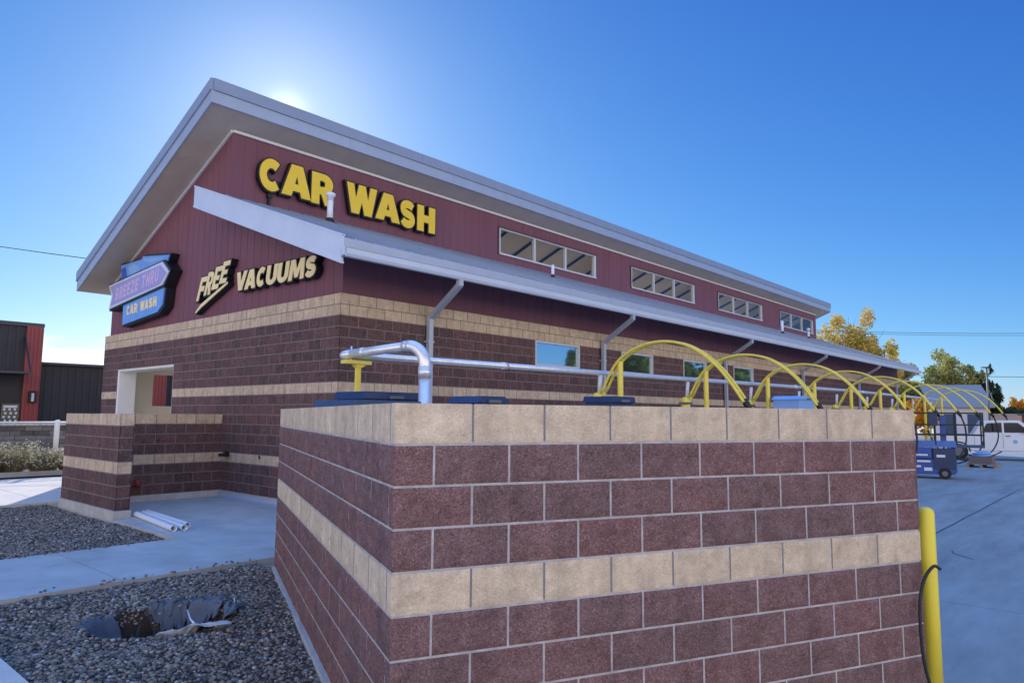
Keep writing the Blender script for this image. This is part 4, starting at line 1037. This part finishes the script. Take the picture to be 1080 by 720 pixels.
# pallet with coiled hose
pl = thing('pallet', 'wooden pallet with scrap parts on the lot near the pickup', 'pallet', 'B', (25.4, -6.0, 0))
for k in range(6): m = MB(); m.box(24.85+.2*k, 25.0+.2*k, -6.5, -5.5, .12, .145); m.build('deck_board', M_WOOD, pl)
for k in range(3): m = MB(); m.box(24.85, 26.0, -6.48+.44*k, -6.38+.44*k, 0, .12); m.build('bearer', M_WOOD, pl)
ct = thing('scrap_crate', 'grey crate of hoses on the pallet beyond the blue lift', 'crate', 'B', (25.3, -6.0, .145))
m = MB(); m.box(24.95, 25.75, -6.35, -5.6, .147, .17); 
for a, b_, c, d in ((24.95, 25.75, -6.35, -6.32), (24.95, 25.75, -5.63, -5.6), (24.95, 24.98, -6.32, -5.63), (25.72, 25.75, -6.32, -5.63)): m.box(a, b_, c, d, .171, .42)
m.build('crate_box', mat('red_grey', (.17, .14, .14), .7), ct)
m = MB(); m.tube(spline([(25.35+.3*cos(a*.9), -5.97+.28*sin(a*.9), .40+.012*a) for a in range(16)], 3), .035, 8).build('coiled_hose', M_LBLUE, ct)

# ---------------------------------------------------------------- pickup truck (own frame)
FR['T'] = (Vector((19.65, 33.35, 0)), radians(-29))
tk = thing('pickup_truck', 'white pickup truck parked across the far side of the lot', 'pickup truck', 'T', (0, 0, 0))
M_CARW = mat('white_car_paint', (.80, .81, .83), .22, spec=.6)
prof = [(0, .55), (.0, 1.12), (1.55, 1.14), (1.58, 1.16), (1.95, 1.78), (3.35, 1.80), (4.05, 1.22), (5.15, 1.10), (5.40, .95), (5.42, .5), (4.95, .42), (0.3, .42)]
m = MB(); m.prism(prof, 'y', 0, 1.85); body = m.build('body', M_CARW, tk, bevel=.04)
for y_, n in ((-.006, 0), (1.856, 1)):
    m = MB(); m.poly([(1.92, y_, 1.25), (2.12, y_, 1.66), (2.68, y_, 1.69), (2.68, y_, 1.25)]); m.poly([(2.76, y_, 1.25), (2.76, y_, 1.69), (3.28, y_, 1.69), (3.78, y_, 1.25)]); m.build('side_window', M_GLASSD, tk)
m = MB(); m.poly([(3.43, .15, 1.745), (3.43, 1.7, 1.745), (4.02, 1.75, 1.26), (4.02, .1, 1.26)]); m.build('windshield', M_GLASSD, tk)
m = MB(); m.box(.1, 1.45, .12, 1.73, 1.10, 1.145); m.build('bed_liner', M_BLACK, tk)
for x in (1.0, 4.35):
    for y_ in (.04, 1.81):
        m = MB(); m.tube([(x, y_-.11, .36), (x, y_+.11, .36)], .36, 24); wh = m.build('wheel', M_TYRE, tk)
        m = MB(); m.tube([(x, y_-.115, .36), (x, y_+.115, .36)], .2, 16); m.build('rim', M_STEEL, wh)
        m = MB(); n = 14; m.tube([(x+.44*cos(pi*k/n), y_-(.06 if y_ < 1 else -.06), .36+.44*sin(pi*k/n)) for k in range(n+1)], .03, 6); m.build('wheel_arch', M_BLACK, tk)
for y_ in (.2, 1.65): m = MB(); m.box(5.36, 5.435, y_-.15, y_+.15, .78, .93); m.build('headlight', M_GLASSD, tk)
m = MB(); m.box(2.70, 2.712, -.008, -.002, .55, 1.22); m.box(1.62, 1.632, -.008, -.002, .55, 1.12); m.box(3.9, 3.912, -.008, -.002, .6, 1.2); m.build('door_seams', M_STEEL, body)
m = MB(); m.box(2.80, 2.98, -.03, -.007, 1.08, 1.11); m.build('door_handle', M_BLACK, body)
m = MB(); m.box(3.5, 3.62, -.2, -.02, 1.22, 1.40); m.build('wing_mirror', M_BLACK, tk)
m = MB(); m.tube([(3.15, -.008, .85), (3.15, -.003, .85)], .09, 14); m.build('door_emblem', M_LBLUE, body)

# ---------------------------------------------------------------- trees
def tree(name, label, W, h, crown, trunk_r, lm, nleaf, ls, grp=None, conifer=False, seed=1, cat='tree', lean=0, gap=.0):
    """crown: list of (x,y,z,rx,ry,rz) clumps relative to the foot, metres"""
    random.seed(seed)
    t = thing(name, label, cat, 'W', (W[0], W[1], 0), grp)
    o = Vector((W[0], W[1], 0)); m = MB()
    th = h*.9 if conifer else h*.55
    pts = [o+Vector((lean*k/6+.1*sin(k*1.7+seed), .08*cos(k*2+seed), th*k/6)) for k in range(7)]
    m.tube(pts, [trunk_r*(1-.13*k) for k in range(7)], 8)
    tr = m.build('trunk', M_BARK, t)
    if not conifer:
        m = MB()
        for (x, y, z, rx, ry, rz_) in crown:
            b0 = o+Vector((0, 0, min(z*.6, th*.9))); b1 = o+Vector((x, y, z+rz_*.3)); mid = b0.lerp(b1, .5)+Vector((0, 0, -.1*h*.2))
            m.tube([b0, mid, b1], [trunk_r*.45, trunk_r*.28, trunk_r*.08], 6, cap=False)
            for q in range(4):
                e = b1+Vector((random.uniform(-rx, rx)*.7, random.uniform(-ry, ry)*.7, random.uniform(-.4, .8)*rz_)); m.tube([mid, mid.lerp(e, .55)+Vector((0, 0, .1)), e], [trunk_r*.2, trunk_r*.1, trunk_r*.03], 5, cap=False)
        m.build('limbs', M_BARK, t)
    mb = MB(); tot = sum(c[3]*c[4]*c[5] for c in crown)
    for (x, y, z, rx, ry, rz_) in crown:
        n = int(nleaf*(rx*ry*rz_)/tot)
        # sub clumps
        subs = [(Vector((random.gauss(0, .5), random.gauss(0, .5), random.gauss(0, .5)))) for _ in range(9)]
        for _ in range(n):
            c = random.choice(subs); d = Vector((random.gauss(0, 1), random.gauss(0, 1), random.gauss(0, 1))).normalized()*random.random()**.5*.45
            q = c+d
            p = o+Vector((x+q.x*rx, y+q.y*ry, z+q.z*rz_))
            if p.z < .2: continue
            s_ = ls*random.uniform(.5, 1.2); n1 = Vector((random.uniform(-1, 1), random.uniform(-1, 1), random.uniform(-.6, 1))).normalized(); a = n1.orthogonal().normalized(); b_ = n1.cross(a)
            if conifer: a = Vector((d.x, d.y, -.35)).normalized(); b_ = a.cross(Vector((0, 0, 1))).normalized()*.5
            mb.poly([p-a*s_, p+b_*s_*.6, p+a*s_, p-b_*s_*.6])
    mb.build('crown', lm, t); return t
L_YEL = leaf_mat('leaf_yellow', (.36, .36, .10), (.78, .52, .24), (.66, .52, .12)); L_ORA = leaf_mat('leaf_orange', (.50, .20, .03), (.66, .30, .05), (.58, .28, .03))
L_OLV = leaf_mat('leaf_olive', (.16, .20, .06), (.58, .50, .18), (.36, .36, .11)); L_CON = leaf_mat('leaf_conifer', (.015, .035, .018), (.05, .075, .035))
L_GRN = leaf_mat('leaf_green', (.05, .09, .02), (.13, .17, .04))
tree('autumn_tree', 'tall yellow and orange autumn tree behind the roof end', (35.3, 75), 14, [(-1.9, 0, 9.0, 1.3, 1.5, 2.6), (.5, 0, 10.2, 2.0, 1.8, 2.7), (1.2, 0, 7.5, 1.6, 1.6, 2.4), (3.8, .5, 8.7, 1.7, 1.8, 2.8), (5.2, 0, 7.2, 1.4, 1.5, 2.0), (-.8, 0, 6.4, 1.5, 1.5, 2)], .28, L_YEL, 13000, .17, seed=4)
G1 = 'olive trees beyond the lot'
tree('leafy_tree', 'olive green tree behind the blue roofed shed, left of the group', (51.6, 94), 8, [(0, 0, 6.4, 2.4, 2, 2.1), (1.8, 0, 5.4, 1.8, 2, 1.8), (-2.2, 0, 5.6, 2.2, 2, 2.0)], .25, L_OLV, 8000, .19, G1, seed=5)
tree('leafy_tree', 'taller yellowing green tree rising behind the blue roofed shed', (56.0, 91), 9, [(0, 0, 6.9, 2.4, 2, 2.2), (1.9, 0, 6.2, 1.8, 2, 2.0), (-1.9, 0, 6.0, 1.9, 2, 2.2), (0, 0, 4.4, 3, 2, 1.8)], .25, L_OLV, 9000, .19, G1, seed=6)
tree('leafy_tree', 'low yellowish tree behind the far end of the lower roof', (47.0, 90), 7, [(0, 0, 5.4, 2.0, 2, 1.9), (-2.0, 0, 4.4, 2, 2, 1.8), (2.0, 0, 4.6, 1.8, 2, 1.8)], .2, L_OLV, 7000, .19, G1, seed=9)
tree('conifer_tree', 'dark conifer to the right of the blue roofed shed', (59.3, 90), 8, [(0, 0, 6.6, .8, .8, 1.6), (0, 0, 5.2, 1.3, 1.2, 1.7), (0, 0, 3.6, 1.9, 1.7, 1.8)], .2, L_CON, 6000, .28, 'dark conifers beyond the lot', True, 7)
tree('conifer_tree', 'dark conifer at the foot of the light pole', (64.0, 95), 6.6, [(0, 0, 6.0, .9, .8, 1.6), (0, 0, 4.4, 1.5, 1.4, 1.8), (0, 0, 2.8, 2.2, 2, 1.8)], .2, L_CON, 6000, .30, 'dark conifers beyond the lot', True, 8)
tree('dark_bush', 'dark green rounded bush between the conifer and the orange tree', (68.5, 98), 3.6, [(0, 0, 2.0, 2.4, 2, 1.7), (-5.5, 0, 2.0, 2.6, 2, 1.7)], .15, L_CON, 2600, .28, seed=11, cat='bush')
tree('autumn_tree', 'small orange tree above the tan wall at far right', (77.5, 110), 5.6, [(0, 0, 3.7, 1.2, 1.2, 1.9), (-.9, 0, 2.6, 1.6, 1.4, 1.6), (.8, 0, 2.8, 1.1, 1.3, 1.5)], .15, L_ORA, 2400, .26, seed=12)
for k, (x, lab) in enumerate(((32.3, 'orange autumn shrub behind the wall end, leftmost of three'), (34.2, 'orange autumn shrub behind the wall end, middle of three'), (36.0, 'orange autumn shrub nearest the white shed'))):
    tree('autumn_shrub', lab, (x, 62), 3.4, [(0, 0, 2.3, 1.0, .9, .9), (.3, 0, 1.3, 1.1, .9, .8), (-.4, 0, 2.8, .7, .7, .6)], .07, L_ORA, 1500, .14, 'orange shrubs beyond the lot', seed=20+k, cat='shrub')
# trees standing across the lot to the right (seen in the window glass)
for k, (x, y_, hh) in enumerate(((36, 29, 9), (43, 36, 10), (50, 44, 9), (58, 52, 10))):
    tree('leafy_tree', ('green tree across the lot, mirrored in the %s lower window' % ('second', 'third', 'fourth', 'last')[k]), (x, y_), hh, [(0, 0, hh*.62, 3.4, 3.2, hh*.3), (2.2, 1, hh*.5, 2.4, 2.4, hh*.22), (-2, -1, hh*.5, 2.4, 2.4, hh*.22)], .3, L_GRN, 2500, .4, 'green trees across the lot', seed=30+k)
random.seed(99)
# ---------------------------------------------------------------- far buildings right
FR['S'] = (Vector((49.0, 84, 0)), radians(-12))
sh = thing('shed', 'white shed with pale blue metal roof beyond the lot', 'shed', 'S')
m = MB(); m.box(.6, 6.6, 0, 6, 0, 3.2); wl = m.build('wall', mat('pale_wall', (.62, .64, .70), .7), sh)
m = MB(); m.prism([(-.5, 3.15), (3, 5.75), (6.5, 3.15), (6.5, 3.3), (3, 5.95), (-.5, 3.3)], 'x', .2, 7.0); m.build('roof', mat('pale_blue_roof', (.27, .26, .25), .4, metal=.2), sh)
m = MB(); m.prism([(0, 3.2), (3, 5.6), (6, 3.2)], 'x', .57, .598); m.build('gable', M_DBLUE, sh)
for x in (1.4, 4.2): m = MB(); m.box(x, x+1.6, -.03, -.002, .1, 2.4); m.build('door', M_MBLUE, sh)
FR['R'] = (Vector((44.5, 78, 0)), radians(-8))
rb = thing('low_building', 'low red walled building behind the pickup truck', 'building', 'R', (0, 0, 0))
m = MB(); m.box(13.5, 23, 0, 6, 0, 2.3); m.build('wall', mat('faded_red', (.38, .10, .08), .8, var=.1), rb); m = MB(); m.box(13.2, 23.3, -.3, 6.3, 2.3, 2.55); m.build('roof', M_STEEL, rb)
m = MB(); m.box(14.5, 17, -.03, -.002, .6, 1.8); m.build('window', M_GLASSD, rb)
tb = thing('tan_wall', 'long tan boundary wall beneath the orange tree', 'wall', 'W', (58, 80, 0))
m = MB(); m.box(57, 84, 86, 86.3, 0, 2.4); m.build('wall_panel', mat('pink_tan', (.55, .40, .33), .85, var=.08), tb); m = MB(); m.box(56.9, 84.1, 85.9, 86.4, 2.4, 2.5); m.build('coping', M_CONC, tb)
# light pole, wires
lp_ = thing('light_pole', 'tall thin parking lot light pole above the conifer', 'light pole', 'W', (46.9, 70, 0))
m = MB(); m.tube([(46.9, 70, 0), (46.9, 70, 6.9)], [.11, .075], 10).build('pole', M_STEEL, lp_)
m = MB(); m.box(46.45, 47.25, 69.85, 70.15, 6.86, 6.97).build('lamp_head', M_BLACK, lp_)
m = MB(); m.cyl((46.9, 70), .25, 0, .5, 14).build('concrete_base', M_CONC, lp_)
def upole(x, y_, h, lab):
    t = thing('utility_pole', lab, 'utility pole', 'W', (x, y_, 0), 'wooden utility poles'); m = MB(); m.tube([(x, y_, 0), (x, y_, h)], [.16, .1], 8).build('pole', M_BARK, t)
    m = MB(); m.box(x-1, x+1, y_-.06, y_+.06, h-.5, h-.38).build('crossarm', M_BARK, t)
def wire(a, b, sag, r, lab):
    a = Vector(a); b = Vector(b); pts = [a.lerp(b, k/16)-Vector((0, 0, sag*4*(k/16)*(1-k/16))) for k in range(17)]
    m = MB(); m.tube(pts, r, 5); tagm(m.build('overhead_wire', M_BLACK, frame='W'), lab, 'wire')
wire((22, 72, 11.1), (90, 72, 12.6), 1.2, .022, 'upper overhead wire across the sky at right')
wire((22, 72, 10.95), (90, 72, 12.4), 1.25, .018, 'thin wire just below the upper one at right')
wire((40, 82, 6.9), (110, 84, 7.2), .3, .03, 'lower overhead wire beside the light pole')
wire((-60, 40.5, 16.8), (0, 39.5, 8.3), 1.2, .022, 'overhead wire sloping into the sky at far left')
upole(22, 72, 11.5, 'utility pole hidden behind the building, carrying the right hand wires'); upole(90, 72, 13, 'utility pole past the right edge of the lot')

# ---------------------------------------------------------------- left background (frame B)
db = thing('dark_building', 'black clad shop with red pillar and black canopy at left', 'building', 'B', (-2, 25, 0))
def corr(mb, x0, x1, y_, z0, z1, st=.3):
    x = x0
    while x < x1: mb.box(x, min(x+st*.5, x1), y_-.03, y_-.001, z0, z1-.02); x += st
m = MB(); m.box(-18, 1.25, 25, 33, 0, 5.52); corr(m, -18, 1.25, 25, 3.6, 5.5); m.build('upper_wall', M_DARKB, db)
m = MB(); m.box(-18.1, 1.9, 24.9, 33.1, 5.52, 5.68); m.build('parapet_cap', mat('dark_cap', (.06, .06, .07), .5), db)
m = MB(); m.box(1.25, 1.86, 24.85, 33, 0, 5.52); corr(m, 1.25, 1.86, 24.85, 0, 5.5, .15); m.build('red_pillar', M_REDP, db)
m = MB(); m.box(1.86, 22, 25.3, 33, 0, 3.93); corr(m, 1.86, 22, 25.3, 0, 3.9); m.build('low_wing', M_DARKB, db)
m = MB(); m.box(6.5, 7.3, 25.12, 25.24, 0, 3.92); corr(m, 6.5, 7.3, 25.12, 0, 3.9, .15); m.build('red_pillar', M_REDP, db)
m = MB(); m.box(1.86, 22.1, 25.05, 33, 3.93, 4.03); m.build('wing_cap', MATS['dark_cap'], db)
m = MB(); m.box(-6, 1.2, 23.65, 24.96, 3.42, 3.52); ca = m.build('canopy', MATS['dark_cap'], db)
for x in (1.2, -2.4, -6): m = MB(); m.bar((x, 24.93, 5.05), (x, 23.68, 3.5), .05); m.build('tie_rod', M_BLACK, ca)
m = MB(); m.box(.55, 1.2, 24.93, 24.97, 0, 2.2); dr = m.build('glass_door', M_GLASSD, db)
m = MB(); m.box(-.5, .45, 24.93, 24.97, 0, 2.2); m.build('glass_door', M_GLASSD, db)
m = MB()
for r in range(7):
    for c in range(3): m.box(.62+c*.19+(.05 if r % 2 else 0), .70+c*.19+(.05 if r % 2 else 0), 24.92, 24.929, .95+r*.16, 1.04+r*.16)
m.box(.62, 1.12, 24.92, 24.929, 2.02, 2.12); m.build('door_graphics', M_WHITE, dr)
m = MB(); m.box(.05, .2, 24.92, 24.929, 1.0, 1.7); m.box(-.1, .15, 24.92, 24.929, 1.85, 2.05); m.build('door_poster', M_WHITE, db)
m = MB(); m.box(1.44, 1.74, 24.7, 24.848, 2.25, 2.75); lm_ = m.build('wall_lamp', M_BLACK, db); m = MB(); m.box(1.54, 1.64, 24.68, 24.699, 2.3, 2.65); m.build('lamp_lens', M_FRAME, lm_)
m = MB(); m.tube([(-.6, 24.95, 4.3), (-.6, 24.9, 4.3)], .07, 10); m.build('round_plate', M_WHITE, db)
# stone wall
stw = thing('stone_wall', 'low grey stacked stone wall in front of the black shop', 'wall', 'B', (-3, 17, 0))
m = MB(); z = .2; random.seed(3)
while z < 1.3:
    hgt = random.uniform(.09, .17); x = -14+random.uniform(-.2, 0)
    while x < 14:
        l_ = random.uniform(.2, .6); o = random.uniform(0, .05); m.box(x+.006, x+l_-.006, 17-o, 17.3, z+.006, z+hgt-.006); x += l_
    z += hgt
m.build('stones', M_STONE, stw); m = MB(); m.box(-14, 14, 17.04, 17.26, .1, z-.02); m.build('core', M_DARKB, stw)
m = MB(); m.box(-14, 14.1, 16.9, 17.4, z, z+.06); m.build('coping', M_CONC, stw)
# pipe rail fence
rfn = thing('pipe_fence', 'chain link fence with white posts along the planting strip', 'fence', 'B', (-.55, 13.6, 0))
for x in (-12.6, -9.6, -6.6, -3.6, -.55, 2.5, 5.5): m = MB(); m.cyl((x, 13.6), .055 if x != -.55 else .075, .1, 1.62, 12, dome=True); m.build('post', M_WHITE, rfn)
m = MB(); m.tube([(-14, 13.6, 1.54), (6, 13.6, 1.54)], .028, 8); m.build('top_rail', M_TRIM, rfn)
m = MB(); wires = 0; x = -6.0
while x < 5.4:
    m.bar((x, 13.6, .15), (x+1.38, 13.6, 1.53), .004); m.bar((x+1.38, 13.6, .15), (x, 13.6, 1.53), .004); x += .16
m.build('chain_mesh', M_STEEL, rfn)
# ornamental grass clumps
def clump(x, y_, h, n, seed, lab):
    random.seed(seed); t = thing('grass_clump', lab, 'ornamental grass', 'B', (x, y_, .1), 'pale ornamental grasses by the kerb'); m = MB(); pm = MB()
    for _ in range(n):
        a = random.uniform(0, 6.28); r = random.random()**.6*h*.8; d = Vector((cos(a), sin(a), 0)); hh = h*random.uniform(.3, 1)
        b0 = Vector((x, y_, .1))+d*.26*random.random(); b1 = b0+d*r*.4+Vector((0, 0, hh*.75)); b2 = b0+d*r+Vector((0, 0, hh)); s_ = Vector((-d.y, d.x, 0))*.006
        m.poly([b0-s_, b0+s_, b1+s_, b1-s_]); m.poly([b1-s_, b1+s_, b2])
        if random.random() < .35:
            for q in range(3):
                c = b2+Vector((random.gauss(0, .02), random.gauss(0, .02), random.gauss(0, .03))); u = Vector((random.gauss(0, 1), random.gauss(0, 1), random.gauss(0, 1))).normalized()*.025; v = u.orthogonal().normalized()*.018
                pm.poly([c-u, c+v, c+u, c-v])
    m.build('blades', MATS.get('dry_grass') or leaf_mat('dry_grass', (.16, .12, .06), (.50, .44, .26)), t); pm.build('plumes', MATS.get('pale_plumes') or leaf_mat('pale_plumes', (.60, .52, .34), (.80, .74, .54)), t)
for k, (x, y_, h, lab) in enumerate(((-4.4, 13.0, .85, 'pale grass clump partly cut by the left picture edge'), (-3.4, 13.1, .95, 'pale grass clump second from the left edge'), (-2.5, 12.95, .80, 'pale grass clump left of the middle by the kerb'), (-1.75, 13.1, .9, 'large pale grass clump left of the white fence post'), (-1.05, 12.95, .72, 'pale grass clump just left of the white fence post'), (-.3, 13.0, .62, 'smallest pale grass clump by the white fence post'), (-5.3, 13.0, .8, 'pale grass clump beyond the left picture edge'))):
    clump(x, y_, h, 900, 60+k, lab)
